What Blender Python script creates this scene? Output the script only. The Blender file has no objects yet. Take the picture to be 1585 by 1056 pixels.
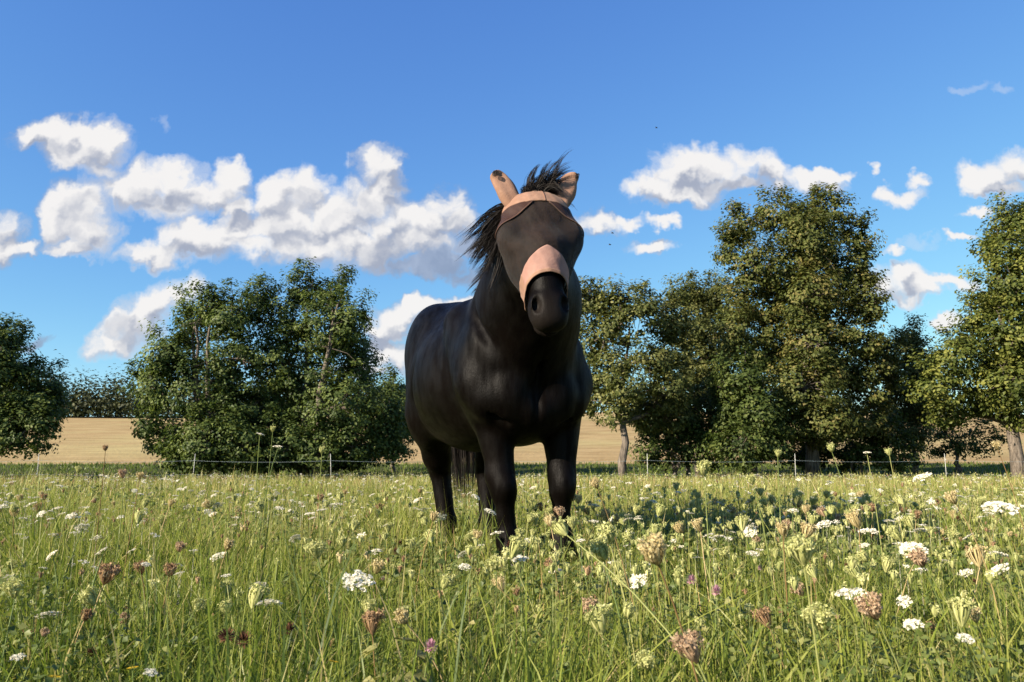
import bpy, bmesh, math, random, os
import numpy as np
from mathutils import Vector, Matrix

PI = math.pi
scene = bpy.context.scene
COL = scene.collection
RNG = np.random.default_rng(7)

# ------------------------------------------------------------------ camera
CAM_H = 0.53
PITCH = math.atan(187.0 / 1175.0)
F = 1175.0
cam_data = bpy.data.cameras.new('camera')
cam_data.sensor_width = 36.0
cam_data.lens = F / 1585.0 * 36.0
cam_data.clip_start = 0.05
cam_data.clip_end = 8000.0
cam_data.dof.use_dof = True
cam_data.dof.focus_distance = 3.3
cam_data.dof.aperture_fstop = 11.0
cam = bpy.data.objects.new('camera', cam_data)
cam.location = (0, 0, CAM_H)
cam.rotation_euler = (PI / 2 + PITCH, 0, 0)
COL.objects.link(cam)
scene.camera = cam

SKY_STRENGTH = 0.062
# ------------------------------------------------------------------ sun, exposure, render settings
SUN_EL = math.radians(25.0)
SUN_XY = Vector((-0.83, -0.56)).normalized()
SUN_DIR = Vector((SUN_XY.x * math.cos(SUN_EL), SUN_XY.y * math.cos(SUN_EL), math.sin(SUN_EL)))
sun_data = bpy.data.lights.new('sun', 'SUN')
sun_data.energy = 5.0
sun_data.angle = math.radians(0.55)
sun_data.color = (1.0, 0.87, 0.70)
sun = bpy.data.objects.new('sun', sun_data)
sun.rotation_euler = SUN_DIR.to_track_quat('Z', 'Y').to_euler()
sun.location = SUN_DIR * 60
COL.objects.link(sun)

vs = scene.view_settings
vs.view_transform = 'Standard'
vs.look = 'None'
vs.exposure = 1.28
vs.gamma = 1.0
vs.use_curve_mapping = False
scene.render.engine = 'CYCLES'
cy = scene.cycles
cy.use_denoising = True
cy.max_bounces = 6
cy.diffuse_bounces = 3
cy.glossy_bounces = 2
cy.transmission_bounces = 3
cy.transparent_max_bounces = 8
cy.caustics_reflective = False
cy.caustics_refractive = False
cy.sample_clamp_indirect = 4.0


# ------------------------------------------------------------------ node helpers
class E:
    """tiny expression wrapper: builds Math nodes from python arithmetic"""
    def __init__(self, nt, sock):
        self.nt, self.s = nt, sock

    def _m(self, op, *a, clamp=False):
        n = self.nt.nodes.new('ShaderNodeMath')
        n.operation = op
        n.use_clamp = clamp
        for i, v in enumerate(a):
            if isinstance(v, E):
                self.nt.links.new(v.s, n.inputs[i])
            else:
                n.inputs[i].default_value = v
        return E(self.nt, n.outputs[0])

    def __add__(self, o): return self._m('ADD', self, o)
    __radd__ = __add__
    def __sub__(self, o): return self._m('SUBTRACT', self, o)
    def __rsub__(self, o): return self._m('SUBTRACT', o, self)
    def __mul__(self, o): return self._m('MULTIPLY', self, o)
    __rmul__ = __mul__
    def __truediv__(self, o): return self._m('DIVIDE', self, o)
    def max(self, o): return self._m('MAXIMUM', self, o)
    def min(self, o): return self._m('MINIMUM', self, o)
    def smax(self, o, k): return self._m('SMOOTH_MAX', self, o, k)
    def pow(self, o): return self._m('POWER', self, o)
    def gt(self, o): return self._m('GREATER_THAN', self, o)
    def lt(self, o): return self._m('LESS_THAN', self, o)
    def abs(self): return self._m('ABSOLUTE', self)
    def sat(self): return self._m('ADD', self, 0.0, clamp=True)

    def ramp(self, a, b, c=0.0, d=1.0, smooth=True):
        n = self.nt.nodes.new('ShaderNodeMapRange')
        n.interpolation_type = 'SMOOTHSTEP' if smooth else 'LINEAR'
        self.nt.links.new(self.s, n.inputs[0])
        for i, v in zip((1, 2, 3, 4), (a, b, c, d)):
            n.inputs[i].default_value = v
        return E(self.nt, n.outputs[0])


def vmath(nt, op, *a):
    n = nt.nodes.new('ShaderNodeVectorMath')
    n.operation = op
    for i, v in enumerate(a):
        if isinstance(v, E):
            nt.links.new(v.s, n.inputs[i])
        else:
            n.inputs[i].default_value = v
    return E(nt, n.outputs['Value'] if op in ('LENGTH', 'DOT_PRODUCT', 'DISTANCE') else n.outputs['Vector'])


def combine(nt, x, y, z=0.0):
    n = nt.nodes.new('ShaderNodeCombineXYZ')
    for i, v in enumerate((x, y, z)):
        if isinstance(v, E):
            nt.links.new(v.s, n.inputs[i])
        else:
            n.inputs[i].default_value = v
    return E(nt, n.outputs[0])


def noise(nt, vec, scale, detail=4.0, rough=0.55, dist=0.0, out=0, dims='3D'):
    n = nt.nodes.new('ShaderNodeTexNoise')
    n.noise_dimensions = dims
    n.inputs['Scale'].default_value = scale
    n.inputs['Detail'].default_value = detail
    n.inputs['Roughness'].default_value = rough
    n.inputs['Distortion'].default_value = dist
    if vec is not None:
        nt.links.new(vec.s, n.inputs['Vector'])
    return E(nt, n.outputs[out])


def voronoi(nt, vec, scale, detail=2.0, rough=0.5, dims='2D'):
    n = nt.nodes.new('ShaderNodeTexVoronoi')
    n.voronoi_dimensions = dims
    n.feature = 'SMOOTH_F1'
    n.inputs['Scale'].default_value = scale
    n.inputs['Detail'].default_value = detail
    n.inputs['Roughness'].default_value = rough
    n.inputs['Smoothness'].default_value = 0.35
    nt.links.new(vec.s, n.inputs['Vector'])
    return E(nt, n.outputs[0])


def mixcol(nt, fac, a, b, blend='MIX'):
    n = nt.nodes.new('ShaderNodeMix')
    n.data_type = 'RGBA'
    n.blend_type = blend
    n.clamp_factor = True
    for idx, v in ((0, fac), (6, a), (7, b)):
        if isinstance(v, E):
            nt.links.new(v.s, n.inputs[idx])
        elif idx == 0:
            n.inputs[0].default_value = v
        else:
            n.inputs[idx].default_value = (*v[:3], 1.0)
    return E(nt, n.outputs[2])


# ------------------------------------------------------------------ pixel <-> world
CP, SP = math.cos(PITCH), math.sin(PITCH)


def ray(px, py):
    cx, cyy = (px - 792.5) / F, (528.0 - py) / F
    return Vector((cx, CP - SP * cyy, SP + CP * cyy))


def at(px, py, Y):
    d = ray(px, py)
    return Vector((0, 0, CAM_H)) + d * (Y / d.y)


def project(p):
    x, y, z = p[0], p[1], p[2] - CAM_H
    dep = y * CP + z * SP
    up = z * CP - y * SP
    return 792.5 + F * x / dep, 528.0 - F * up / dep, dep


# ------------------------------------------------------------------ sky: Nishita plus cumulus clouds by direction
CLOUDS = [  # centre px, py, radius x, y  (directions only: the sky stands at infinity)
    [(58, 214, 38, 22), (105, 210, 55, 27), (150, 228, 45, 30), (125, 240, 50, 24), (172, 212, 22, 20), (150, 262, 36, 16),
     (2, 352, 34, 26), (0, 385, 40, 24), (40, 380, 24, 14)],
    [(118, 318, 52, 40), (95, 345, 38, 30), (140, 360, 40, 32), (120, 385, 30, 16), (175, 290, 34, 30), (215, 288, 50, 34),
     (265, 288, 50, 34), (255, 318, 60, 22), (305, 300, 44, 28), (348, 290, 34, 30), (365, 275, 22, 20), (370, 320, 26, 20)],
    [(290, 365, 52, 28), (245, 388, 48, 18), (330, 372, 54, 26), (370, 350, 36, 20), (395, 385, 50, 20)],
    [(430, 305, 34, 32), (470, 300, 40, 32), (450, 350, 56, 40), (520, 335, 60, 44), (560, 310, 50, 40), (575, 255, 32, 30),
     (600, 258, 24, 30), (590, 295, 34, 36), (600, 345, 60, 42), (655, 350, 56, 34), (690, 318, 36, 26), (710, 340, 30, 26),
     (540, 380, 110, 30), (470, 385, 70, 26), (640, 378, 70, 22)],
    [(205, 505, 46, 40), (178, 536, 34, 20), (235, 485, 30, 28), (285, 443, 32, 22), (270, 455, 26, 14), (250, 470, 22, 20)],
    [(615, 490, 42, 20), (655, 478, 44, 16), (590, 512, 44, 20), (700, 470, 40, 12), (605, 552, 34, 22), (560, 575, 40, 10)],
    [(1010, 288, 46, 20), (1060, 262, 46, 28), (1090, 250, 36, 22), (1120, 265, 50, 24), (1160, 252, 40, 20), (1195, 264, 30, 16),
     (1050, 300, 60, 16), (1130, 285, 60, 14)],
    [(925, 347, 42, 16), (965, 342, 26, 10), (1008, 376, 36, 11), (1024, 341, 22, 9)],
    [(1265, 278, 38, 14), (1290, 268, 26, 10), (1398, 302, 28, 13), (1418, 284, 20, 11), (1352, 262, 10, 9)],
    [(1535, 272, 36, 22), (1568, 258, 40, 28), (1600, 265, 40, 30), (1545, 292, 40, 10)],
    [(1365, 440, 40, 24), (1400, 430, 36, 20), (1425, 445, 48, 16), (1470, 440, 50, 10), (1390, 458, 50, 10),
     (1465, 498, 22, 14), (1487, 371, 22, 8), (1380, 386, 20, 8), (1515, 330, 14, 8)],
]
WISPS = [(1500, 132, 28, 7), (1550, 137, 18, 6), (250, 190, 9, 13), (1515, 330, 18, 9), (1420, 375, 30, 9)]
DARK = [(640, 415, 34, 13), (680, 405, 44, 22), (715, 420, 46, 16), (728, 385, 20, 18), (35, 530, 40, 9)]


def uv_of(px, py):
    d = ray(px, py)
    return d.x / d.y, d.z / d.y


def cloud_sector(name, blobs, darks, wisps=()):
    """node group: direction (u, v) -> cloud colour and cover for one sector of the sky"""
    nt = bpy.data.node_groups.new(name, 'ShaderNodeTree')
    nt.interface.new_socket('Vector', in_out='INPUT', socket_type='NodeSocketVector')
    nt.interface.new_socket('Color', in_out='OUTPUT', socket_type='NodeSocketColor')
    nt.interface.new_socket('Cover', in_out='OUTPUT', socket_type='NodeSocketFloat')
    gi = nt.nodes.new('NodeGroupInput')
    go = nt.nodes.new('NodeGroupOutput')
    p0 = E(nt, gi.outputs[0])

    def field(p, bl):
        acc = None
        for (px, py, rx, ry) in bl:
            cu, cv = uv_of(px, py)
            ru = uv_of(px + rx, py)[0] - cu
            rv = uv_of(px, py - ry)[1] - cv
            q = vmath(nt, 'MULTIPLY_ADD', p, (1 / ru, 1 / rv, 0), (-cu / ru, -cv / rv, 0))
            g = 1.0 - vmath(nt, 'DOT_PRODUCT', q, q)
            acc = g if acc is None else acc.smax(g, 0.4)
        return acc.max(-3.0)

    wn = noise(nt, p0, 17.0, 4.0, 0.58, out=1, dims='2D')
    p = vmath(nt, 'ADD', p0, vmath(nt, 'MULTIPLY', vmath(nt, 'SUBTRACT', wn, (0.5, 0.5, 0.5)), (0.065, 0.060, 0)))
    fb = noise(nt, p, 17.0, 6.0, 0.55, dims='2D')
    f1 = noise(nt, p, 24.0, 2.0, 0.5, dims='2D')
    f2 = noise(nt, vmath(nt, 'ADD', p, (-0.008, 0.014, 0)), 24.0, 2.0, 0.5, dims='2D')
    rough = (fb - 0.47) * 3.0 + 0.27
    relief = (f1 - f2) * 1.15 + (fb - 0.5) * 0.22
    white, grey = (0.99, 0.965, 0.945), (0.41, 0.45, 0.56)
    col, alpha = None, None
    if blobs:
        f0 = field(p, blobs)
        d0 = f0 + rough
        fu = field(vmath(nt, 'ADD', p, (-0.006, 0.020, 0)), blobs)
        alpha = d0.ramp(-0.65, 1.15)
        lit = (f0 - fu) * 0.50 + relief + 0.57 - fu.ramp(0.2, 1.3) * 0.13
        col = mixcol(nt, lit.ramp(0.02, 0.86), grey, white)
        col = mixcol(nt, d0.ramp(0.0, 1.1), mixcol(nt, 0.45, col, (0.60, 0.72, 0.92)), col)
    if darks:
        d1 = field(p, darks) + rough
        a1 = d1.ramp(-0.2, 1.1) * 0.9
        c1 = mixcol(nt, relief.ramp(-0.3, 0.6), (0.30, 0.36, 0.50), (0.46, 0.53, 0.68))
        if col is None:
            col, alpha = c1, a1
        else:
            col = mixcol(nt, alpha, c1, mixcol(nt, a1 * 0.75, col, c1))
            alpha = alpha.max(a1)
    if wisps:
        aw = (field(p, wisps) + rough).ramp(-0.6, 1.6) * 0.30
        col = mixcol(nt, alpha, (0.80, 0.84, 0.92), col) if col is not None else mixcol(nt, 0.0, (0.80, 0.84, 0.92), (1, 1, 1))
        alpha = alpha.max(aw) if alpha is not None else aw
    nt.links.new(col.s, go.inputs[0])
    nt.links.new((alpha * 0.97).s, go.inputs[1])
    return nt


def build_world():
    w = bpy.data.worlds.new('World')
    scene.world = w
    w.use_nodes = True
    w.cycles.sampling_method = 'NONE'
    nt = w.node_tree
    nt.nodes.clear()
    out = nt.nodes.new('ShaderNodeOutputWorld')
    sky = nt.nodes.new('ShaderNodeTexSky')
    sky.sky_type = 'NISHITA'
    sky.sun_disc = False
    sky.sun_elevation = SUN_EL
    sky.sun_rotation = math.atan2(SUN_DIR.x, SUN_DIR.y)
    sky.altitude = 200
    sky.air_density = 0.8
    sky.dust_density = 0.0
    sky.ozone_density = 3.0
    # the camera's tone response: a soft shoulder on the physical sky
    num = vmath(nt, 'MULTIPLY', E(nt, sky.outputs[0]), (1.0, 1.55, 3.6))
    den = vmath(nt, 'MULTIPLY_ADD', E(nt, sky.outputs[0]), (0.0, 0.0675, 0.3825), (1, 1, 1))
    skycol = vmath(nt, 'DIVIDE', num, den)

    def bg_sky():
        b = nt.nodes.new('ShaderNodeBackground')
        nt.links.new(skycol.s, b.inputs[0])
        b.inputs[1].default_value = SKY_STRENGTH + 1e-6 * len(nt.nodes)   # keeps the sectors separate, so that only one is evaluated
        return b.outputs[0]

    tc = nt.nodes.new('ShaderNodeTexCoord')
    sep = nt.nodes.new('ShaderNodeSeparateXYZ')
    nt.links.new(tc.outputs['Generated'], sep.inputs[0])
    dx, dy, dz = (E(nt, s) for s in sep.outputs)
    y_ = dy.max(0.05)
    u, v = dx / y_, dz / y_
    uv = combine(nt, u, v)

    def over(col, cover):
        bg = nt.nodes.new('ShaderNodeBackground')
        nt.links.new(col, bg.inputs[0])
        bg.inputs[1].default_value = 0.39
        mx = nt.nodes.new('ShaderNodeMixShader')
        nt.links.new(cover, mx.inputs[0])
        nt.links.new(bg_sky(), mx.inputs[1])
        nt.links.new(bg.outputs[0], mx.inputs[2])
        return mx.outputs[0]

    def gate(fac, a, b):
        mx = nt.nodes.new('ShaderNodeMixShader')
        nt.links.new(fac.s, mx.inputs[0])
        nt.links.new(a, mx.inputs[1])
        nt.links.new(b, mx.inputs[2])
        return mx.outputs[0]

    # scattered cumulus over the rest of the sky, by noise on a flat layer
    lay = combine(nt, dx / (dz.max(0.0) + 0.12), dy / (dz.max(0.0) + 0.12))
    fbg = noise(nt, lay, 1.1, 6.0, 0.6, dims='2D')
    fbs = noise(nt, lay, 3.0, 3.0, 0.6, dims='2D')
    side = over(mixcol(nt, fbs, (0.38, 0.42, 0.53), (1.0, 0.97, 0.94)).s, (fbg.ramp(0.53, 0.66) * dz.ramp(0.0, 0.06) * u.abs().ramp(0.74, 1.0).max(dy.lt(0.2))).s)
    edges = [-60, 95, 205, 320, 420, 530, 640, 760, 960, 1240, 1440, 1660]
    allb = [b for g in CLOUDS for b in g]
    tops = min(b[1] - 1.6 * b[3] for b in allb + WISPS) - 30
    vtop = uv_of(792, tops)[1]
    sh = side
    for a, b in zip(edges[:-1], edges[1:]):
        pick = lambda L: [q for q in L if q[0] + 1.45 * q[2] + 42 > a and q[0] - 1.45 * q[2] - 42 < b]
        bl, dk = pick(allb), pick(DARK)
        g = nt.nodes.new('ShaderNodeGroup')
        g.node_tree = cloud_sector('cloud_sector', bl, dk, pick(WISPS))
        nt.links.new(uv.s, g.inputs[0])
        ua, ub = (a - 792.5) / F / CP, (b - 792.5) / F / CP
        sec = over(g.outputs[0], g.outputs[1])
        sh = gate(u.gt(ua) * u.lt(ub) * v.gt(0.0) * dy.gt(0.2), sh, sec)
    sh = gate(v.gt(vtop) * dy.gt(0.2) * u.abs().lt(0.745), sh, bg_sky())
    nt.links.new(sh, out.inputs[0])


build_world()


# ------------------------------------------------------------------ object helpers
def tag(o, label=None, cat=None, group=None, kind=None):
    if label: o['label'] = label
    if cat: o['category'] = cat
    if group: o['group'] = group
    if kind: o['kind'] = kind
    return o


def empty(name, loc=(0, 0, 0)):
    o = bpy.data.objects.new(name, None)
    o.location = loc
    o.empty_display_size = 0.2
    COL.objects.link(o)
    return o


def mesh_np(name, verts, faces_loops, face_sizes, mats=None, mat_idx=None, attrs=None, smooth=False, uv=None):
    """fast mesh from numpy arrays; attrs: {name: per-vertex float array}"""
    me = bpy.data.meshes.new(name)
    verts = np.asarray(verts, dtype=np.float32)
    loops = np.asarray(faces_loops, dtype=np.int32).ravel()
    sizes = np.asarray(face_sizes, dtype=np.int32)
    me.vertices.add(len(verts))
    me.vertices.foreach_set('co', verts.ravel())
    me.loops.add(len(loops))
    me.loops.foreach_set('vertex_index', loops)
    me.polygons.add(len(sizes))
    starts = np.concatenate([[0], np.cumsum(sizes)[:-1]]).astype(np.int32)
    me.polygons.foreach_set('loop_start', starts)
    me.polygons.foreach_set('loop_total', sizes)
    for m in (mats or []):
        me.materials.append(m)
    if mat_idx is not None:
        me.polygons.foreach_set('material_index', np.asarray(mat_idx, dtype=np.int32))
    if smooth:
        me.polygons.foreach_set('use_smooth', np.ones(len(sizes), dtype=bool))
    for k, a in (attrs or {}).items():
        at_ = me.attributes.new(k, 'FLOAT', 'POINT')
        at_.data.foreach_set('value', np.asarray(a, dtype=np.float32))
    me.update(calc_edges=True)
    return me


def link(name, me, parent=None, loc=None):
    o = bpy.data.objects.new(name, me)
    COL.objects.link(o)
    if parent is not None:
        o.parent = parent
    if loc is not None:
        o.location = loc
    return o


class Geo:
    """collects vertices and faces for one mesh"""
    def __init__(self):
        self.v, self.f, self.m, self.a = [], [], [], []

    def add(self, verts, faces, mat=0, rnd=0.5):
        b = len(self.v)
        self.v.extend([tuple(p) for p in verts])
        self.a.extend([rnd] * len(verts))
        for f in faces:
            self.f.append(tuple(i + b for i in f))
            self.m.append(mat)

    def tube(self, pts, radii, n=6, mat=0, cap=True, rnd=0.5):
        rings = []
        up0 = Vector((0.13, 0.31, 0.94))
        for i, p in enumerate(pts):
            p = Vector(p)
            d = (Vector(pts[min(i + 1, len(pts) - 1)]) - Vector(pts[max(i - 1, 0)]))
            d = d.normalized() if d.length > 1e-9 else Vector((0, 0, 1))
            x = d.cross(up0)
            if x.length < 1e-3:
                x = d.cross(Vector((1, 0, 0)))
            x.normalize()
            y = d.cross(x)
            rings.append([p + (x * math.cos(2 * PI * k / n) + y * math.sin(2 * PI * k / n)) * radii[i] for k in range(n)])
        vs_ = [q for r in rings for q in r]
        fs = []
        for i in range(len(rings) - 1):
            for k in range(n):
                fs.append((i * n + k, i * n + (k + 1) % n, (i + 1) * n + (k + 1) % n, (i + 1) * n + k))
        if cap:
            fs.append(tuple(range(n))[::-1])
            fs.append(tuple((len(rings) - 1) * n + k for k in range(n)))
        self.add(vs_, fs, mat, rnd)

    def mesh(self, name, mats, smooth=True):
        loops = [i for f in self.f for i in f]
        return mesh_np(name, self.v, loops, [len(f) for f in self.f], mats, self.m, {'rnd': self.a}, smooth)


def material(name):
    m = bpy.data.materials.new(name)
    m.use_nodes = True
    nt = m.node_tree
    return m, nt, nt.nodes['Principled BSDF'], nt.nodes['Material Output']


def objcoord(nt):
    n = nt.nodes.new('ShaderNodeTexCoord')
    return E(nt, n.outputs['Object'])


def attr(nt, name):
    n = nt.nodes.new('ShaderNodeAttribute')
    n.attribute_name = name
    return E(nt, n.outputs['Fac'])


def setin(nt, node, name, v):
    if isinstance(v, E):
        nt.links.new(v.s, node.inputs[name])
    elif isinstance(v, (tuple, list)):
        node.inputs[name].default_value = (*v[:3], 1.0)
    else:
        node.inputs[name].default_value = v


def bump(nt, bsdf, height, strength=0.3, dist=0.01):
    b = nt.nodes.new('ShaderNodeBump')
    b.inputs['Strength'].default_value = strength
    b.inputs['Distance'].default_value = dist
    nt.links.new(height.s, b.inputs['Height'])
    nt.links.new(b.outputs[0], bsdf.inputs['Normal'])


def leafmat(name, ramp, rough=0.5, trans=0.35, tcol=(0.5, 0.9, 0.2), spec=0.3, attr_name='rnd'):
    """foliage: colour picked by a per-piece random number, part of the light passes through"""
    m, nt, bs, out = material(name)
    a = attr(nt, attr_name)
    cr = nt.nodes.new('ShaderNodeValToRGB')
    els = cr.color_ramp.elements
    for i, (p, c) in enumerate(ramp):
        e = els[i] if i < 2 else els.new(p)
        e.position = p
        e.color = (*c, 1)
    nt.links.new(a.s, cr.inputs[0])
    nt.links.new(cr.outputs[0], bs.inputs['Base Color'])
    bs.inputs['Roughness'].default_value = rough
    bs.inputs['Specular IOR Level'].default_value = spec
    tr = nt.nodes.new('ShaderNodeBsdfTranslucent')
    nt.links.new(mixcol(nt, 0.5, E(nt, cr.outputs[0]), tcol, 'MULTIPLY').s, tr.inputs[0])
    mx = nt.nodes.new('ShaderNodeMixShader')
    mx.inputs[0].default_value = trans
    nt.links.new(bs.outputs[0], mx.inputs[1])
    nt.links.new(tr.outputs[0], mx.inputs[2])
    nt.links.new(mx.outputs[0], out.inputs[0])
    return m


# ------------------------------------------------------------------ terrain
def gz(x, y):
    """ground height: a level meadow dipping gently to the fence, then a stubble field rising to a wood"""
    x = np.asarray(x, dtype=np.float64)
    y = np.asarray(y, dtype=np.float64)
    z = np.interp(y, [-50, 6, 24, 30, 42, 70, 110, 150, 300, 600, 5000], [0, 0, -.15, -.15, .40, 2.55, 6.1, 9.7, 13, 13, 13])
    und = 0.018 * np.sin(x * 1.7 + 0.4 * y) * np.sin(y * 1.3 - 0.3 * x) + 0.010 * np.sin(3.9 * x + 1.1) * np.sin(4.3 * y)
    far = np.clip((y - 40) / 110, 0, 1)
    roll = far * (0.5 * np.sin(x * 0.035 + 0.6) + 0.35 * np.sin(x * 0.011))
    return z + und * np.clip(1.2 - y / 40, 0, 1) + roll


def sheet(name, xs, ys, mat, dz=0.0):
    X, Y = np.meshgrid(xs, ys)
    Z = gz(X, Y) + dz
    n, m = len(xs), len(ys)
    I = np.arange(n * m).reshape(m, n)
    quads = np.stack([I[:-1, :-1], I[:-1, 1:], I[1:, 1:], I[1:, :-1]], -1).reshape(-1, 4)
    me = mesh_np(name, np.stack([X, Y, Z], -1).reshape(-1, 3), quads, [4] * len(quads), [mat], None, None, True)
    o = link(name, me)
    o['kind'] = 'structure'
    return o


def ground_materials():
    soil, nt, bs, _ = material('meadow_soil')
    oc = objcoord(nt)
    c = mixcol(nt, noise(nt, oc, 9.0, 6.0, 0.65).ramp(.3, .7), (0.030, 0.035, 0.012), (0.075, 0.085, 0.028))
    c = mixcol(nt, noise(nt, oc, 60.0, 3.0, 0.6).ramp(.5, .75) * .7, c, (0.12, 0.095, 0.05))
    setin(nt, bs, 'Base Color', c)
    setin(nt, bs, 'Roughness', 0.95)
    setin(nt, bs, 'Specular IOR Level', 0.1)
    bump(nt, bs, noise(nt, oc, 40.0, 4.0), 0.8, 0.03)

    stub, nt, bs, _ = material('stubble')
    oc = objcoord(nt)
    w = nt.nodes.new('ShaderNodeTexWave')
    w.inputs['Scale'].default_value = 0.9
    w.inputs['Distortion'].default_value = 2.5
    w.inputs['Detail'].default_value = 3
    nt.links.new(vmath(nt, 'MULTIPLY', oc, (0.35, 1.0, 1)).s, w.inputs['Vector'])
    n1 = noise(nt, vmath(nt, 'MULTIPLY', oc, (.45, 1, 1)), 0.5, 7.0, 0.7)
    c = mixcol(nt, n1.ramp(.32, .68), (0.25, 0.172, 0.080), (0.38, 0.280, 0.138))
    c = mixcol(nt, noise(nt, oc, 0.045, 3.0).ramp(.45, .7) * .5, c, (0.40, 0.36, 0.16))
    setin(nt, bs, 'Base Color', c)
    setin(nt, bs, 'Roughness', 1.0)
    setin(nt, bs, 'Specular IOR Level', 0.05)
    bump(nt, bs, noise(nt, oc, 4.0, 5.0), 0.6, 0.12)
    far, nt, bs, _ = material('far_grass')
    c = mixcol(nt, noise(nt, objcoord(nt), 0.05, 4.0), (0.06, 0.08, 0.03), (0.16, 0.15, 0.06))
    setin(nt, bs, 'Base Color', c)
    setin(nt, bs, 'Roughness', 1.0)
    return soil, stub, far


M_SOIL, M_STUB, M_FAR = ground_materials()
sheet('meadow_ground', np.linspace(-45, 45, 121), np.linspace(-8, 42, 81), M_SOIL)
sheet('stubble_field', np.linspace(-260, 260, 105), np.linspace(42, 152, 45), M_STUB)
sheet('meadow_ground', np.concatenate([np.linspace(-260, -45, 30)]), np.linspace(-8, 42, 26), M_SOIL)
sheet('meadow_ground', np.concatenate([np.linspace(45, 260, 30)]), np.linspace(-8, 42, 26), M_SOIL)
sheet('meadow_ground', np.linspace(-260, 260, 60), np.linspace(-200, -8, 30), M_SOIL)
sheet('far_ground', np.linspace(-3500, 3500, 80), np.concatenate([np.linspace(152, 600, 20), np.linspace(700, 4500, 12)]), M_FAR)


# ------------------------------------------------------------------ leaves and trees
def leaf_mesh(name, C, N, size, mats, rnd, aspect=0.62, rng=RNG):
    """leaves as folded four-point blades: C centres, N normals, size per leaf"""
    n = len(C)
    N = N / (np.linalg.norm(N, axis=1, keepdims=True) + 1e-9)
    t = rng.normal(size=(n, 3))
    t -= (t * N).sum(1, keepdims=True) * N
    t /= np.linalg.norm(t, axis=1, keepdims=True) + 1e-9
    b = np.cross(N, t)
    s = size[:, None]
    droop = -0.12 * s * N
    p0 = C - t * s * 0.5
    p1 = C - b * s * 0.5 * aspect + N * s * 0.10
    p2 = C + t * s * 0.5 + droop
    p3 = C + b * s * 0.5 * aspect + N * s * 0.10
    V = np.stack([p0, p1, p2, p3], 1).reshape(-1, 3)
    I = np.arange(n) * 4
    tri = np.stack([I, I + 1, I + 2, I, I + 2, I + 3], 1).reshape(-1, 3)
    return mesh_np(name, V, tri, [3] * len(tri), mats, None, {'rnd': np.repeat(rnd, 4)}, False)


BARK, _nt, _bs, _ = material('bark')
_oc = objcoord(_nt)
_v = noise(_nt, vmath(_nt, 'MULTIPLY', _oc, (9, 9, 1.6)), 2.0, 5.0, .65)
setin(_nt, _bs, 'Base Color', mixcol(_nt, _v.ramp(.3, .7), (0.045, 0.035, 0.026), (0.20, 0.165, 0.13)))
setin(_nt, _bs, 'Roughness', .95)
bump(_nt, _bs, _v, .9, .05)

OAK = leafmat('oak_leaves', [(0, (0.026, 0.046, 0.012)), (1, (0.175, 0.215, 0.062)), (.5, (0.076, 0.112, 0.028))], .5, .40, (.95, 1.0, .3), .22)
OLIVE = leafmat('olive_leaves', [(0, (0.038, 0.050, 0.012)), (1, (0.215, 0.185, 0.062)), (.5, (0.098, 0.120, 0.030)), (.88, (.165, .170, .050))], .55, .40, (1.0, .95, .3), .2)
LIME = leafmat('yellow_green_leaves', [(0, (0.040, 0.056, 0.012)), (1, (0.250, 0.255, 0.060)), (.5, (0.098, 0.126, 0.027))], .5, .42, (1.0, 1.0, .3), .2)
APPLE = leafmat('light_green_leaves', [(0, (0.042, 0.055, 0.015)), (1, (0.230, 0.228, 0.080)), (.5, (0.104, 0.124, 0.036))], .5, .40, (1.0, 1.0, .3), .2)
BUSH = leafmat('bush_leaves', [(0, (0.024, 0.040, 0.010)), (1, (0.150, 0.178, 0.048)), (.6, (0.068, 0.098, 0.023))], .5, .40, (.9, 1.0, .3), .2)
WOOD = leafmat('wood_leaves', [(0, (0.026, 0.034, 0.014)), (1, (0.105, 0.108, 0.045)), (.5, (0.056, 0.066, 0.026))], .6, .25, (1.0, .95, .4), .2)


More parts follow.
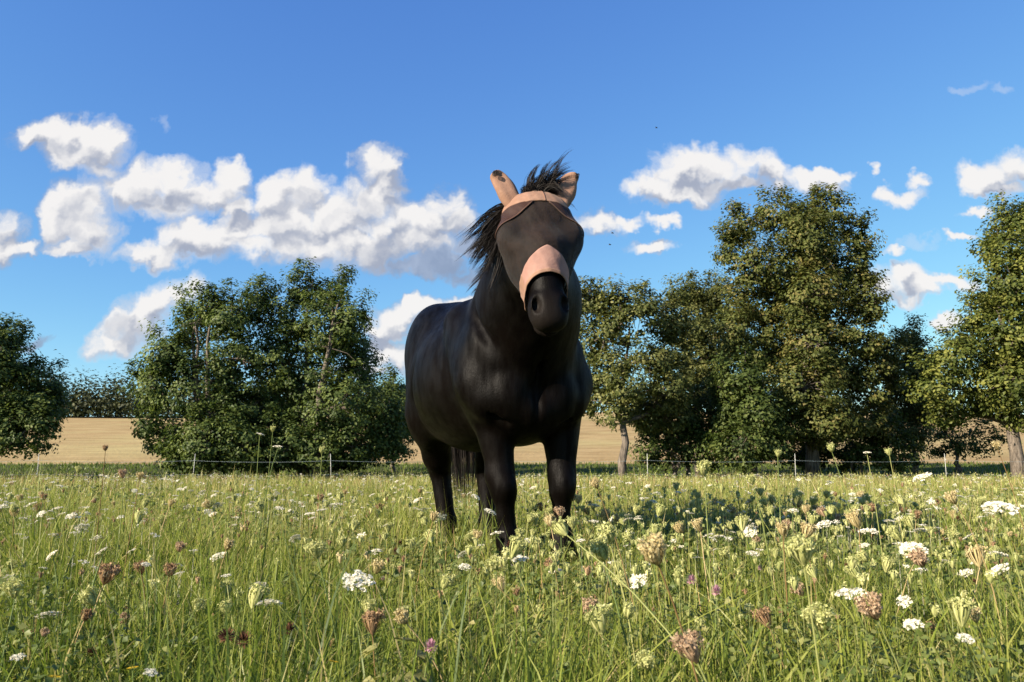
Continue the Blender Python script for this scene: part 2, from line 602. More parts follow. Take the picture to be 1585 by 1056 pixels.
def tree(name, label, cat, px, Y, lobes, mat, trunk_r=0.16, leaf=0.125, dens=1.0, stems=1, group=None, seed=1, clump=0.42, fork=0.30, gap=0.0):
    rng = np.random.default_rng(seed)
    d = ray(px, 715)
    bx = d.x / d.y * Y
    bz = float(gz(bx, Y))
    root = empty(name, (bx, Y, bz))
    tag(root, label, cat, group)
    base = Vector((bx, Y, bz))
    L = []
    for lb in lobes:
        lx, ly, rx, ry = lb[:4]
        dY = lb[4] if len(lb) > 4 else float(rng.uniform(-.9, .9))
        c = at(lx, ly, Y + dY)
        dep = project(c)[2]
        L.append((c, rx * dep / F, ry * dep / F, 0.95 * math.sqrt(rx * ry) * dep / F))
    top = max(c.z + b * 0.6 for c, a, b, dd in L)
    # clump centres, mostly towards the outside of each lobe
    CC, CN = [], []
    for c, a, b, dd in L:
        n = max(4, int(dens * 8.3 * (a * b + a * dd + b * dd) ** 0.98 / (clump ** 2) * 0.42))
        dirs = rng.normal(size=(n, 3))
        dirs /= np.linalg.norm(dirs, axis=1, keepdims=True)
        r = rng.uniform(.25, 1.0, n) ** 0.5 * rng.uniform(.90, 1.22, n)
        P = np.array(c)[None] + dirs * r[:, None] * np.array([a, dd, b])[None]
        CC.append(P)
        CN.append(dirs)
    for c, a, b, dd in L:
        for _ in range(int(rng.integers(2, 5))):
            ang = rng.uniform(-1.0, 1.0)
            tip = np.array([c.x + a * math.sin(ang), c.y + dd * rng.uniform(-.4, .4), c.z + b * math.cos(ang)])
            for k in range(3):
                CC.append((tip + np.array([.12 * math.sin(ang), 0, .20]) * k + rng.normal(0, .05, 3))[None])
                CN.append(np.array([[math.sin(ang), -.3, math.cos(ang)]]))
    CC, CN = np.concatenate(CC), np.concatenate(CN)
    keep = CC[:, 2] > gz(CC[:, 0], CC[:, 1]) + 0.25
    if gap:
        keep &= rng.random(len(CC)) > gap
    CC, CN = CC[keep], CN[keep]
    # ---- limbs
    g = Geo()
    limbs = []
    for s in range(stems):
        off = Vector((rng.normal(0, .25), rng.normal(0, .2), 0)) if stems > 1 else Vector((0, 0, 0))
        fk = fork * (top - bz) * rng.uniform(.85, 1.1)
        axis_top = Vector((sum(c.x for c, *_ in L) / len(L), Y, bz + (top - bz) * .82))
        b0 = base + off
        mid = b0.lerp(Vector((b0.x * .6 + axis_top.x * .4, Y, b0.z)), .5)
        pts = [b0 + Vector((0, 0, -.15))]
        rad = [trunk_r * 1.35]
        for k in range(1, 9):
            f = k / 8
            q = b0.lerp(axis_top + off * 2, f)
            q.x = b0.x + (axis_top.x + off.x * 2 - b0.x) * f ** 1.8 + rng.normal(0, .06)
            q.y += rng.normal(0, .06)
            pts.append(q)
            rad.append(trunk_r * (1.05 - .95 * f ** .9) + .012)
        g.tube(pts, rad, 9)
        limbs += [(pts[k], rad[k]) for k in range(2, 9)]
    trunk = link('trunk', g.mesh('trunk', [BARK]), None)
    g2 = Geo()
    nodes = list(limbs)
    for c, a, b, dd in sorted(L, key=lambda q: q[0].z):
        low = [n for n in nodes if n[0].z < c.z + .2] or nodes
        p, r = min(low, key=lambda n: (n[0] - c).length + .4 * abs(n[0].z - c.z))
        pts, rad = [], []
        r0 = min(r * .75, trunk_r * .6)
        ctrl = p.lerp(c, .5) + Vector((rng.normal(0, .12), rng.normal(0, .12), .18))
        for k in range(6):
            f = k / 5
            q = p * (1 - f) ** 2 + ctrl * 2 * f * (1 - f) + c * f * f
            pts.append(q + Vector(rng.normal(0, .03, 3)))
            rad.append(r0 * (1 - .72 * f) + .010)
        g2.tube(pts, rad, 6, cap=False)
        nodes += [(pts[k], rad[k]) for k in range(2, 6)]
    NP = np.array([list(n[0]) for n in nodes])
    for i in rng.permutation(len(CC))[:int(len(CC) * .55)]:
        c = CC[i]
        j = int(np.argmin(((NP - c) ** 2).sum(1)))
        p = nodes[j][0]
        c = Vector(c)
        m_ = p.lerp(c, .55) + Vector(rng.normal(0, .07, 3))
        g2.tube([p, m_, c], [.016, .011, .004], 4, cap=False)
    br = link('branches', g2.mesh('branches', [BARK]))
    br['kind'] = 'stuff'
    for o in (trunk, br):
        o.parent = root
        o.matrix_parent_inverse = root.matrix_world.inverted() if False else Matrix.Translation(-base)
    # ---- leaves
    per = int(58 * (clump / .42) ** 2 * (.125 / leaf) ** 1.7)
    n = len(CC) * per
    ci = np.repeat(np.arange(len(CC)), per)
    dirs = rng.normal(size=(n, 3))
    dirs /= np.linalg.norm(dirs, axis=1, keepdims=True)
    scale = rng.uniform(.6, 1.3, len(CC))[ci]
    rr = rng.random(n) ** .6 * clump * scale
    P = CC[ci] + dirs * rr[:, None] * np.array([1.05, 1.05, .72])[None]
    N = dirs * .45 + CN[ci] * .75 + np.array([0, 0, .5])[None] + rng.normal(size=(n, 3)) * .32
    rnd = np.clip(rng.normal(.56, .22, n) + rng.normal(0, .18, len(CC))[ci] + rng.normal(0, .03, n), 0, 1)
    ok = P[:, 2] > gz(P[:, 0], P[:, 1]) + .12
    me = leaf_mesh('crown', P[ok], N[ok], (leaf * rng.uniform(.65, 1.3, n))[ok], [mat], rnd[ok], .66, rng)
    o = link('crown', me, root)
    o['kind'] = 'stuff'
    o.matrix_parent_inverse = Matrix.Translation(-base)
    return len(me.polygons)


NT = 0
NT += tree('oak_tree', 'dark oak tree at the left edge of the picture', 'tree', -35, 26.3,
     [(-30, 590, 80, 62), (10, 558, 42, 40), (55, 618, 36, 42), (35, 670, 48, 34), (-50, 660, 80, 60), (80, 628, 20, 24), (72, 660, 24, 22), (0, 535, 22, 22)],
     OAK, .2, seed=11)
NT += tree('oak_tree', 'broad green oak, left one of the pair left of the horse', 'tree', 325, 27.6,
     [(330, 478, 26, 30), (300, 500, 34, 40), (262, 552, 34, 42), (240, 600, 32, 36), (232, 650, 22, 30), (300, 600, 60, 55), (372, 560, 50, 70),
      (355, 492, 30, 38), (397, 478, 26, 34), (255, 688, 32, 20), (330, 680, 60, 34), (380, 640, 50, 50), (290, 715, 50, 16), (380, 712, 50, 18), (325, 690, 40, 34, -1.3), (375, 690, 36, 36, -1.2)], OAK, .17, seed=12, stems=3, dens=1.0, gap=.08)
NT += tree('oak_tree', 'tall green oak, right one of the pair left of the horse', 'tree', 492, 28.4,
     [(465, 448, 20, 28), (508, 455, 30, 30), (450, 500, 36, 44), (505, 510, 44, 46), (545, 498, 26, 34), (556, 556, 30, 50), (488, 580, 62, 60), (530, 630, 60, 50),
      (588, 640, 36, 38), (440, 620, 46, 56), (570, 690, 40, 20), (470, 690, 60, 26), (425, 560, 30, 40), (440, 714, 44, 16), (520, 712, 40, 16), (490, 690, 40, 36, -1.3), (600, 660, 30, 34), (545, 690, 40, 30, -1.0), (450, 690, 36, 34, -1.2), (612, 700, 24, 20)], OAK, .19, seed=13, stems=3, gap=.08)
NT += tree('young_oak_tree', 'small dark oak behind the horse, between the oak pair and its flank', 'tree', 610, 35,
     [(606, 606, 24, 24), (615, 640, 28, 32), (630, 660, 22, 28), (600, 680, 30, 24)], BUSH, .1, seed=14)
NT += tree('apple_tree', 'light green orchard tree with a bare trunk just right of the horse', 'tree', 965, 26.6,
     [(925, 480, 30, 28), (915, 530, 26, 36), (950, 505, 30, 30), (992, 490, 32, 28), (1035, 500, 34, 30), (1010, 560, 30, 24), (930, 590, 30, 40), (1035, 600, 36, 34),
      (950, 632, 34, 24), (1000, 640, 36, 22), (1040, 545, 34, 26), (1000, 470, 16, 14), (960, 560, 34, 26), (905, 620, 20, 26), (975, 600, 34, 26), (1025, 640, 40, 30), (905, 470, 16, 18), (960, 470, 18, 16)], APPLE, .15, seed=15, gap=.06, fork=.2, leaf=.13, clump=.36)
NT += tree('hawthorn_bush', 'dark leafy bush filling the ground between the orchard trees', 'bush', 1050, 29,
     [(1008, 650, 34, 36), (1060, 640, 50, 46), (1090, 690, 50, 36), (1025, 698, 44, 28), (1120, 660, 36, 44)], BUSH, .08, seed=16, stems=4)
NT += tree('pear_tree', 'green tree standing behind, between the orchard tree and the tallest tree', 'tree', 1082, 32,
     [(1085, 462, 30, 26), (1068, 500, 40, 36), (1110, 520, 40, 46), (1080, 560, 54, 46), (1120, 600, 46, 46), (1065, 610, 40, 40), (1060, 465, 26, 24), (1110, 470, 30, 30)], APPLE, .15, seed=17, gap=.05)
NT += tree('walnut_tree', 'tallest tree, olive and browning leaves, right of the horse', 'tree', 1257, 28.8,
     [(1198, 330, 26, 26), (1150, 352, 26, 24), (1135, 395, 26, 28), (1172, 415, 34, 34), (1240, 330, 34, 26), (1292, 332, 32, 28), (1328, 372, 26, 28), (1322, 420, 32, 34),
      (1250, 390, 50, 40), (1245, 365, 36, 28), (1215, 425, 46, 36), (1270, 435, 46, 34), (1200, 470, 50, 40), (1278, 470, 56, 44), (1228, 530, 74, 44), (1335, 520, 34, 44), (1170, 550, 44, 44), (1300, 570, 64, 46), (1220, 610, 74, 44),
      (1350, 590, 42, 44), (1270, 650, 74, 36), (1330, 660, 44, 30), (1372, 560, 26, 36), (1200, 660, 46, 30), (1250, 460, 46, 40, -1.2), (1262, 530, 46, 40, -1.3), (1245, 600, 56, 40, -1.4), (1280, 652, 44, 28, -1.3), (1155, 475, 34, 38), (1345, 468, 26, 32), (1130, 520, 34, 38), (1255, 380, 30, 30, -1.0)], OLIVE, .24, seed=18, gap=.10, leaf=.13)
NT += tree('hazel_bush', 'sunlit green bush in front of the tallest tree', 'bush', 1150, 26.6,
     [(1148, 590, 36, 32), (1128, 640, 36, 40), (1178, 640, 38, 40), (1150, 692, 50, 32), (1190, 690, 34, 26)], BUSH, .07, seed=19, stems=5)
NT += tree('plum_tree', 'pale green slender tree between the tallest tree and the right edge tree', 'tree', 1415, 33,
     [(1412, 530, 22, 26), (1395, 580, 30, 36), (1428, 570, 26, 36), (1415, 630, 34, 26), (1380, 620, 30, 40), (1440, 620, 30, 34), (1405, 670, 34, 26)], APPLE, .1, seed=20)
NT += tree('cherry_tree', 'yellow green tree with a low fork at the right edge of the picture', 'tree', 1578, 26.4,
     [(1562, 350, 28, 24), (1600, 345, 40, 34), (1528, 392, 22, 24), (1575, 410, 40, 34), (1540, 455, 30, 34), (1590, 480, 50, 44), (1510, 510, 34, 34), (1478, 555, 36, 36), (1545, 550, 50, 44),
      (1630, 560, 60, 70), (1448, 600, 34, 34), (1520, 610, 56, 36), (1470, 640, 40, 26), (1590, 630, 50, 34), (1640, 420, 44, 60), (1572, 440, 34, 38, -1.1), (1570, 520, 40, 40, -1.3), (1560, 590, 40, 34, -1.2)], LIME, .22, seed=21, gap=.10, fork=.16, leaf=.13)

NT += tree('oak_tree', 'oak added just out of the picture on the left to shade the grass', 'tree', -330, 25.6,  # unseen oak, added to put the grass strip at the left in shade
     [(-330, 600, 110, 80), (-260, 620, 80, 70), (-400, 620, 90, 70), (-320, 540, 70, 60), (-250, 680, 70, 40), (-360, 680, 80, 40)], OAK, .22, seed=41, dens=.5, leaf=.18)
NT += tree('bramble_thicket', 'dark low thicket at the foot of the tallest tree', 'bush', 1320, 30,
     [(1290, 705, 50, 24), (1350, 700, 44, 26), (1240, 708, 40, 20), (1395, 706, 34, 20), (1360, 660, 36, 34)], BUSH, .05, seed=31, stems=4)
NT += tree('bramble_thicket', 'dark low thicket under the pair of oaks left of the horse', 'bush', 410, 29.6,
     [(300, 705, 50, 22), (360, 690, 50, 30), (420, 690, 50, 32), (480, 700, 50, 24), (545, 704, 46, 22), (395, 660, 50, 36)], BUSH, .05, seed=32, stems=4)
NT += tree('bramble_thicket', 'dark undergrowth at the foot of the right edge tree', 'bush', 1480, 33,
     [(1470, 690, 40, 22), (1520, 680, 40, 24), (1440, 670, 30, 30)], BUSH, .05, seed=33, stems=3, dens=.6, gap=.3)

# far wood on the hill: one mass
rng = np.random.default_rng(5)
NW, PW = 1000, 46
WX = rng.uniform(-190, -4, NW)
WY = 153 + 26 * rng.random(NW) ** 1.6
hgt = (9.0 + 1.6 * np.sin(WX * .11) + 1.3 * np.sin(WX * .31 + 1)) * np.interp(WX, [-190, -30, -4], [1, 1, .30]) * rng.uniform(.5, 1.3, NW)
cc = np.repeat(np.arange(NW), PW)
dd = rng.normal(size=(len(cc), 3))
dd /= np.linalg.norm(dd, axis=1, keepdims=True)
rr = rng.uniform(.55, 1.05, len(cc))[:, None]
ctr = np.stack([WX, WY, gz(WX, WY) + hgt * .48], 1)[cc]
P = ctr + dd * rr * np.stack([np.full(len(cc), 2.2), np.full(len(cc), 2.2), hgt[cc] * .52], 1)
P[:, 2] = np.maximum(P[:, 2], gz(P[:, 0], P[:, 1]) + .2)
col = np.clip(rng.normal(.45, .16, NW)[cc] + rng.normal(0, .14, len(cc)), 0, 1)
o = link('far_woodland', leaf_mesh('far_woodland', P, dd + np.array([0, 0, .5]), rng.uniform(.45, .85, len(cc)), [WOOD], col, .8, rng))
tag(o, 'dark wood along the top of the tan field, far left', 'woodland', kind='stuff')

# ------------------------------------------------------------------ electric fence
def build_fence():
    white, nt, bs, _ = material('white_plastic')
    setin(nt, bs, 'Base Color', (0.42, 0.42, 0.38))
    setin(nt, bs, 'Roughness', .5)
    wire, nt, bs, _ = material('fence_wire')
    setin(nt, bs, 'Base Color', (0.20, 0.25, 0.26))
    setin(nt, bs, 'Roughness', .5)
    root = empty('electric_fence', (0, 24.0, -.15))
    tag(root, 'low electric fence of white posts and thin wires along the far meadow edge', 'fence')
    inv = Matrix.Translation((0, -24.0, .15))
    posts = [(-420, 0.0), (-170, 0.02), (60, -.02), (300, .03), (514, -.06), (755, .02), (1002, 0), (1230, .02), (1463, 0), (1700, .02), (1950, 0)]
    pp = []
    for px, lean in posts:
        d = ray(px, 715)
        Y = 24.0 + .3 * math.sin(px * .01)
        x = d.x / d.y * Y
        z = float(gz(x, Y))
        g = Geo()
        h = .93
        g.tube([(x, Y, z - .1), (x + lean * .5, Y, z + h * .5), (x + lean, Y, z + h)], [.0100, .0092, .008], 8)
        p = link('post', g.mesh('post', [white]), root)
        p.matrix_parent_inverse = inv
        for hh in (.30, .72):
            g = Geo()
            g.tube([(x + lean * hh - .0, Y - .02, z + hh), (x + lean * hh, Y - .055, z + hh + .01), (x + lean * hh, Y - .05, z + hh + .035)], [.008, .008, .006], 6)
            link('insulator', g.mesh('insulator', [white]), p)
        pp.append((x, Y, z, lean))
    for hh, r in ((.72, .0032), (.30, .0022)):
        g = Geo()
        pts = []
        for (a, b) in zip(pp[:-1], pp[1:]):
            for k in range(8):
                f = k / 8
                pts.append((a[0] + (b[0] - a[0]) * f + a[3] * hh * (1 - f), a[1] + (b[1] - a[1]) * f - .055, a[2] + (b[2] - a[2]) * f + hh - .05 * 4 * f * (1 - f)))
        g.tube(pts, [r] * len(pts), 5)
        w = link('wire', g.mesh('wire', [wire]), root)
        w.matrix_parent_inverse = inv


build_fence()


# ------------------------------------------------------------------ the horse
HA = math.radians(22.0)
HX = Vector((math.sin(HA), -math.cos(HA), 0))       # heading
HY = Vector((math.cos(HA), math.sin(HA), 0))        # the horse's left
HO = Vector((-0.127, 3.989, 0))


def loc_h(w):
    d = Vector(w) - HO
    return Vector((d.dot(HX), d.dot(HY), d.z))


def dir_h(w):
    return Vector((w.dot(HX), w.dot(HY), w.z))


class Prim:
    def __init__(self, kind, k, cut, **kw):
        self.kind, self.k, self.cut = kind, k, cut
        self.__dict__.update(kw)

    def bbox(self):
        if self.kind == 'e':
            R = np.abs(np.array(self.R)) if self.R is not None else np.eye(3)
            h = R @ np.array(self.r)
            c = np.array(self.c)
            lo, hi = c - h, c + h
        else:
            a, b = np.array(self.a), np.array(self.b)
            lo = np.minimum(a - self.r1, b - self.r2)
            hi = np.maximum(a + self.r1, b + self.r2)
        return lo - self.k - 0.05, hi + self.k + 0.05

    def d(self, P):
        if self.kind == 'e':
            q = P - np.array(self.c, dtype=np.float32)
            if self.R is not None:
                q = q @ np.array(self.R, dtype=np.float32)
            r = np.array(self.r, dtype=np.float32)
            k0 = np.sqrt(((q / r) ** 2).sum(-1)) + 1e-6
            k1 = np.sqrt(((q / (r * r)) ** 2).sum(-1)) + 1e-6
            return k0 * (k0 - 1) / k1
        a = np.array(self.a, dtype=np.float32)
        b = np.array(self.b, dtype=np.float32)
        ba = b - a
        pa = P - a
        h = np.clip((pa @ ba) / (ba @ ba), 0, 1)
        q = pa - h[..., None] * ba
        if self.sq is not None:
            n, s = np.array(self.sq[0], dtype=np.float32), self.sq[1]
            q = q + (q @ n)[..., None] * n * (1 / s - 1)
        return np.sqrt((q ** 2).sum(-1)) - (self.r1 + (self.r2 - self.r1) * h)


def EL(c, r, k=0.05, R=None, cut=False): return Prim('e', k, cut, c=tuple(c), r=tuple(r), R=R)
def RC(a, b, r1, r2, k=0.05, sq=None, cut=False): return Prim('c', k, cut, a=tuple(a), b=tuple(b), r1=r1, r2=r2, sq=sq)


def smin(a, b, k):
    h = np.clip(0.5 + 0.5 * (b - a) / k, 0, 1)
    return b + (a - b) * h - k * h * (1 - h)


def eval_sdf(prims, P):
    V = np.full(P.shape[:-1], 1.0, dtype=np.float32)
    for p in prims:
        d = p.d(P)
        V = -smin(-V, d, p.k) if p.cut else smin(V, d, p.k)
    return V


def surface_nets(prims, lo, hi, h):
    lo, hi = np.array(lo), np.array(hi)
    n = np.ceil((hi - lo) / h).astype(int) + 1
    ax = [lo[i] + h * np.arange(n[i]) for i in range(3)]
    V = np.full(n, 1.0, dtype=np.float32)
    for p in prims:
        bl, bh = p.bbox()
        i0 = np.clip(np.floor((bl - lo) / h).astype(int), 0, n - 1)
        i1 = np.clip(np.ceil((bh - lo) / h).astype(int) + 1, 1, n)
        sl = tuple(slice(i0[i], i1[i]) for i in range(3))
        G = np.stack(np.meshgrid(*[ax[i][sl[i]] for i in range(3)], indexing='ij'), -1).astype(np.float32)
        d = p.d(G)
        V[sl] = -smin(-V[sl], d, p.k) if p.cut else smin(V[sl], d, p.k)
    ins = V < 0
    c = n - 1
    corner = [(i, j, k) for i in (0, 1) for j in (0, 1) for k in (0, 1)]
    cnt = np.zeros(c, dtype=np.int8)
    for (i, j, k) in corner:
        cnt += ins[i:i + c[0], j:j + c[1], k:k + c[2]]
    act = (cnt > 0) & (cnt < 8)
    idx = np.full(c, -1, dtype=np.int64)
    cells = np.argwhere(act)
    idx[act] = np.arange(len(cells))
    acc = np.zeros((len(cells), 3))
    num = np.zeros(len(cells))
    for a in corner:
        for axis in range(3):
            if a[axis]:
                continue
            b = list(a)
            b[axis] = 1
            va = V[cells[:, 0] + a[0], cells[:, 1] + a[1], cells[:, 2] + a[2]]
            vb = V[cells[:, 0] + b[0], cells[:, 1] + b[1], cells[:, 2] + b[2]]
            m = (va < 0) != (vb < 0)
            t = np.where(m, va / np.where(np.abs(va - vb) < 1e-9, 1, va - vb), 0)
            pos = np.array(a, dtype=float)[None, :].repeat(len(cells), 0)
            pos[:, axis] += t
            acc += pos * m[:, None]
            num += m
    verts = lo + h * (cells + acc / num[:, None])
    quads = []
    for axis in range(3):
        o = [0, 1, 2]
        o.remove(axis)
        s0 = [slice(None)] * 3
        s1 = [slice(None)] * 3
        s0[axis] = slice(0, -1)
        s1[axis] = slice(1, None)
        ch = ins[tuple(s0)] != ins[tuple(s1)]
        e = np.argwhere(ch)
        ok = np.all([(e[:, q] > 0) & (e[:, q] < c[q]) for q in o], axis=0)
        e = e[ok]
        flip = ins[tuple(s0)][tuple(e.T)]
        q = []
        for (da, db) in ((0, 0), (1, 0), (1, 1), (0, 1)):
            w = e.copy()
            w[:, o[0]] -= 1 - da
            w[:, o[1]] -= 1 - db
            q.append(idx[tuple(w.T)])
        q = np.stack(q, 1)
        if axis == 1:
            flip = ~flip
        q[~flip] = q[~flip][:, ::-1]
        quads.append(q)
    quads = np.concatenate(quads)
    # a little Laplacian smoothing takes the grid out
    for _ in range(3):
        s = np.zeros_like(verts)
        w = np.zeros(len(verts))
        for a, b in ((0, 1), (1, 2), (2, 3), (3, 0)):
            np.add.at(s, quads[:, a], verts[quads[:, b]])
            np.add.at(w, quads[:, a], 1)
            np.add.at(s, quads[:, b], verts[quads[:, a]])
            np.add.at(w, quads[:, b], 1)
        verts = verts * 0.5 + 0.5 * s / w[:, None]
    return verts, quads


# --- head frame
POLL = loc_h(at(833, 292, 2.98))
MUZ = loc_h(at(857, 501, 2.82))
HL = (MUZ - POLL).length
h_a = (MUZ - POLL).normalized()
_f = dir_h(Vector((0.17, -0.985, 0.0)))
h_f = (_f - h_a * _f.dot(h_a)).normalized()
h_s = h_f.cross(h_a)
if dir_h(Vector((1, 0, 0))).dot(h_s) < 0:
    h_s = -h_s
HR = np.array([[h_a.x, h_f.x, h_s.x], [h_a.y, h_f.y, h_s.y], [h_a.z, h_f.z, h_s.z]])


def hp(t, w, q):
    return POLL + h_a * t + h_f * w + h_s * q


def HE(t, w, q, r, k=0.04, cut=False, tilt=0.0):
    return EL(hp(t, w, q), r, k, HR, cut)


U = HL / 0.65
HEAD = [
    HE(.085 * U, -.080, 0, (.095, .085, .130), .05),
    HE(.22 * U, -.085, 0, (.18, .088, .132), .05),
    HE(.215 * U, -.060, .118, (.062, .040, .034), .03), HE(.215 * U, -.060, -.118, (.062, .040, .034), .03),
    HE(.26 * U, -.155, .060, (.150, .105, .062), .05), HE(.26 * U, -.155, -.060, (.150, .105, .062), .05),
    RC(hp(.30 * U, -.075, 0), hp(.53 * U, -.055, 0), .104, .060, .04, ((h_s.x, h_s.y, h_s.z), 1.0)),
    RC(hp(.36 * U, -.13, 0), hp(.57 * U, -.105, 0), .084, .048, .04),
    HE(.562 * U, -.060, .017, (.072, .060, .064), .03), HE(.562 * U, -.060, -.017, (.072, .060, .064), .03),
    HE(.553 * U, -.018, .050, (.048, .030, .030), .014), HE(.553 * U, -.018, -.050, (.048, .030, .030), .014),
    HE(.612 * U, -.056, .018, (.040, .048, .050), .02), HE(.612 * U, -.056, -.018, (.040, .048, .050), .02),
    HE(.603 * U, -.112, 0, (.048, .036, .056), .018),
    HE(.560 * U, .004, .056, (.036, .040, .0185), .008, True), HE(.560 * U, .004, -.056, (.036, .040, .0185), .008, True),
    HE(.632 * U, -.096, 0, (.034, .0075, .085), .007, True),
]


SQY = ((0, 1, 0), .90)
BODY = [
    EL((-.10, 0, .965), (.62, .36, .385), .05),
    EL((-.48, 0, 1.12), (.37, .30, .345), .08),
    EL((-.55, .135, 1.17), (.27, .165, .285), .05), EL((-.55, -.135, 1.17), (.27, .165, .285), .05),
    EL((-.17, 0, 1.21), (.42, .20, .19), .08),
    RC((.10, 0, 1.25), (.36, 0, 1.28), .15, .16, .08, ((0, 1, 0), .75)),
    RC((.20, .190, 1.20), (.46, .205, .90), .12, .155, .035), RC((.20, -.185, 1.20), (.46, -.180, .90), .12, .148, .035),
    RC((.44, .178, .96), (.52, .180, .82), .148, .125, .04), RC((.44, -.170, .96), (.52, -.165, .82), .145, .12, .04),
    EL((.40, 0, .93), (.26, .29, .32), .06),
    EL((.580, .115, .835), (.10, .110, .150), .014), EL((.580, -.115, .835), (.10, .110, .150), .014),
    EL((.40, 0, .76), (.28, .19, .15), .04),
    RC((.36, 0, 1.10), (.62, -.035, 1.26), .31, .245, .08, SQY),
    RC((.62, -.035, 1.26), (.83, -.11, 1.43), .245, .175, .08, ((0, 1, 0), .86)),
    RC((.83, -.11, 1.43), tuple(hp(.14, -.12, 0)), .175, .115, .07, ((0, 1, 0), .84)),
    RC((.55, -.01, 1.06), tuple(hp(.25, -.22, 0)), .19, .10, .09),
    RC((.50, .10, 1.06), (.70, .03, 1.28), .16, .12, .08), RC((.50, -.12, 1.06), (.70, -.09, 1.28), .16, .12, .08),
    EL((.690, -.01, .84), (.040, .012, .16), .030, None, True),
    # hollows: front of the shoulder on both sides, behind the elbow, flank
    RC((.70, -.215, .98), (.50, -.275, 1.24), .022, .018, .05, None, True), RC((.70, .215, .98), (.50, .275, 1.24), .022, .018, .05, None, True),
    RC((.24, -.365, .74), (.14, -.372, 1.08), .020, .016, .05, None, True),
    RC((-.34, -.335, .80), (-.26, -.352, 1.04), .028, .02, .07, None, True),
    RC((.60, -.135, .70), (.56, -.225, .78), .016, .014, .03, None, True), RC((.60, .135, .70), (.56, .225, .78), .016, .014, .03, None, True),
    # knee caps
    EL((.520, -.100, .425), (.030, .044, .050), .02), EL((.525, .198, .425), (.030, .044, .050), .02),
    # right foreleg (a little in front and towards the middle)
    EL((.40, -.155, .83), (.12, .100, .18), .025),
    RC((.43, -.135, .74), (.46, -.100, .47), .098, .060, .025),
    RC((.46, -.115, .47), (.475, -.095, .395), .066, .062, .03),
    RC((.475, -.095, .39), (.475, -.075, .20), .046, .041, .025),
    RC((.475, -.075, .18), (.51, -.065, .095), .058, .056, .03),
    RC((.52, -.062, .075), (.535, -.06, .025), .060, .076, .02),
    # left foreleg
    EL((.40, .195, .83), (.12, .110, .18), .03),
    RC((.44, .208, .74), (.47, .200, .47), .104, .060, .025),
    RC((.47, .200, .47), (.48, .195, .395), .066, .062, .03),
    RC((.48, .195, .39), (.475, .19, .20), .046, .041, .025),
    RC((.475, .19, .18), (.51, .19, .095), .058, .056, .03),
    RC((.52, .19, .075), (.535, .19, .025), .060, .076, .02),
    # right hind leg
    EL((-.47, -.185, .90), (.20, .125, .28), .06),
    RC((-.47, -.175, .80), (-.63, -.085, .56), .135, .080, .06),
    RC((-.63, -.085, .56), (-.69, -.050, .48), .080, .064, .04),
    RC((-.68, -.050, .47), (-.645, -.020, .20), .060, .052, .03),
    RC((-.645, -.020, .18), (-.60, -.015, .095), .062, .058, .03),
    RC((-.59, -.015, .075), (-.575, -.015, .025), .060, .076, .02),
    # left hind leg, a half step ahead
    EL((-.42, .185, .90), (.20, .125, .28), .06),
    RC((-.40, .195, .80), (-.50, .195, .56), .125, .078, .06),
    RC((-.50, .195, .56), (-.55, .190, .48), .078, .062, .04),
    RC((-.54, .190, .47), (-.49, .185, .20), .058, .050, .03),
    RC((-.49, .185, .18), (-.445, .185, .095), .060, .056, .03),
    RC((-.435, .185, .075), (-.42, .185, .025), .058, .074, .02),
]


def coat_material():
    m, nt, bs, out = material('black_coat')
    oc = objcoord(nt)
    big = noise(nt, oc, 3.5, 4.0, 0.55)
    fine = noise(nt, vmath(nt, 'MULTIPLY', oc, (60, 60, 18)), 6.0, 3.0, 0.6)
    streak = noise(nt, vmath(nt, 'MULTIPLY', oc, (9, 14, 3)), 2.0, 4.0, 0.6)
    col = mixcol(nt, big.ramp(0.25, 0.8), (0.0009, 0.0007, 0.0006), (0.0030, 0.0018, 0.0013))
    col = mixcol(nt, (fine * streak).ramp(0.2, 0.5) * 0.5, col, (0.0045, 0.0032, 0.0026))
    mz = vmath(nt, 'LENGTH', vmath(nt, 'SUBTRACT', oc, tuple(hp(.60 * U, -.06, 0)))).ramp(.055, .125, 1.0, 0.0)      # bare grey skin of the muzzle
    col = mixcol(nt, mz, col, (0.0105, 0.0082, 0.0070))
    setin(nt, bs, 'Base Color', col)
    setin(nt, bs, 'Roughness', big.ramp(0.3, 0.7, 0.40, 0.54))
    setin(nt, bs, 'Specular IOR Level', streak.ramp(0.30, 0.72, 0.030, 0.10))
    setin(nt, bs, 'Sheen Weight', 0.004)
    setin(nt, bs, 'Sheen Roughness', 0.4)
    setin(nt, bs, 'Sheen Tint', (0.9, 0.75, 0.62))
    bump(nt, bs, fine * 0.6 + streak * 0.9 + big * 1.5, 0.30, 0.012)
    return m


def hair_material():
    m, nt, bs, out = material('black_hair')
    a = attr(nt, 'rnd')
    setin(nt, bs, 'Base Color', mixcol(nt, a, (0.0025, 0.0019, 0.0016), (0.011, 0.0068, 0.0045)))
    setin(nt, bs, 'Roughness', 0.6)
    setin(nt, bs, 'Specular IOR Level', 0.2)
    return m


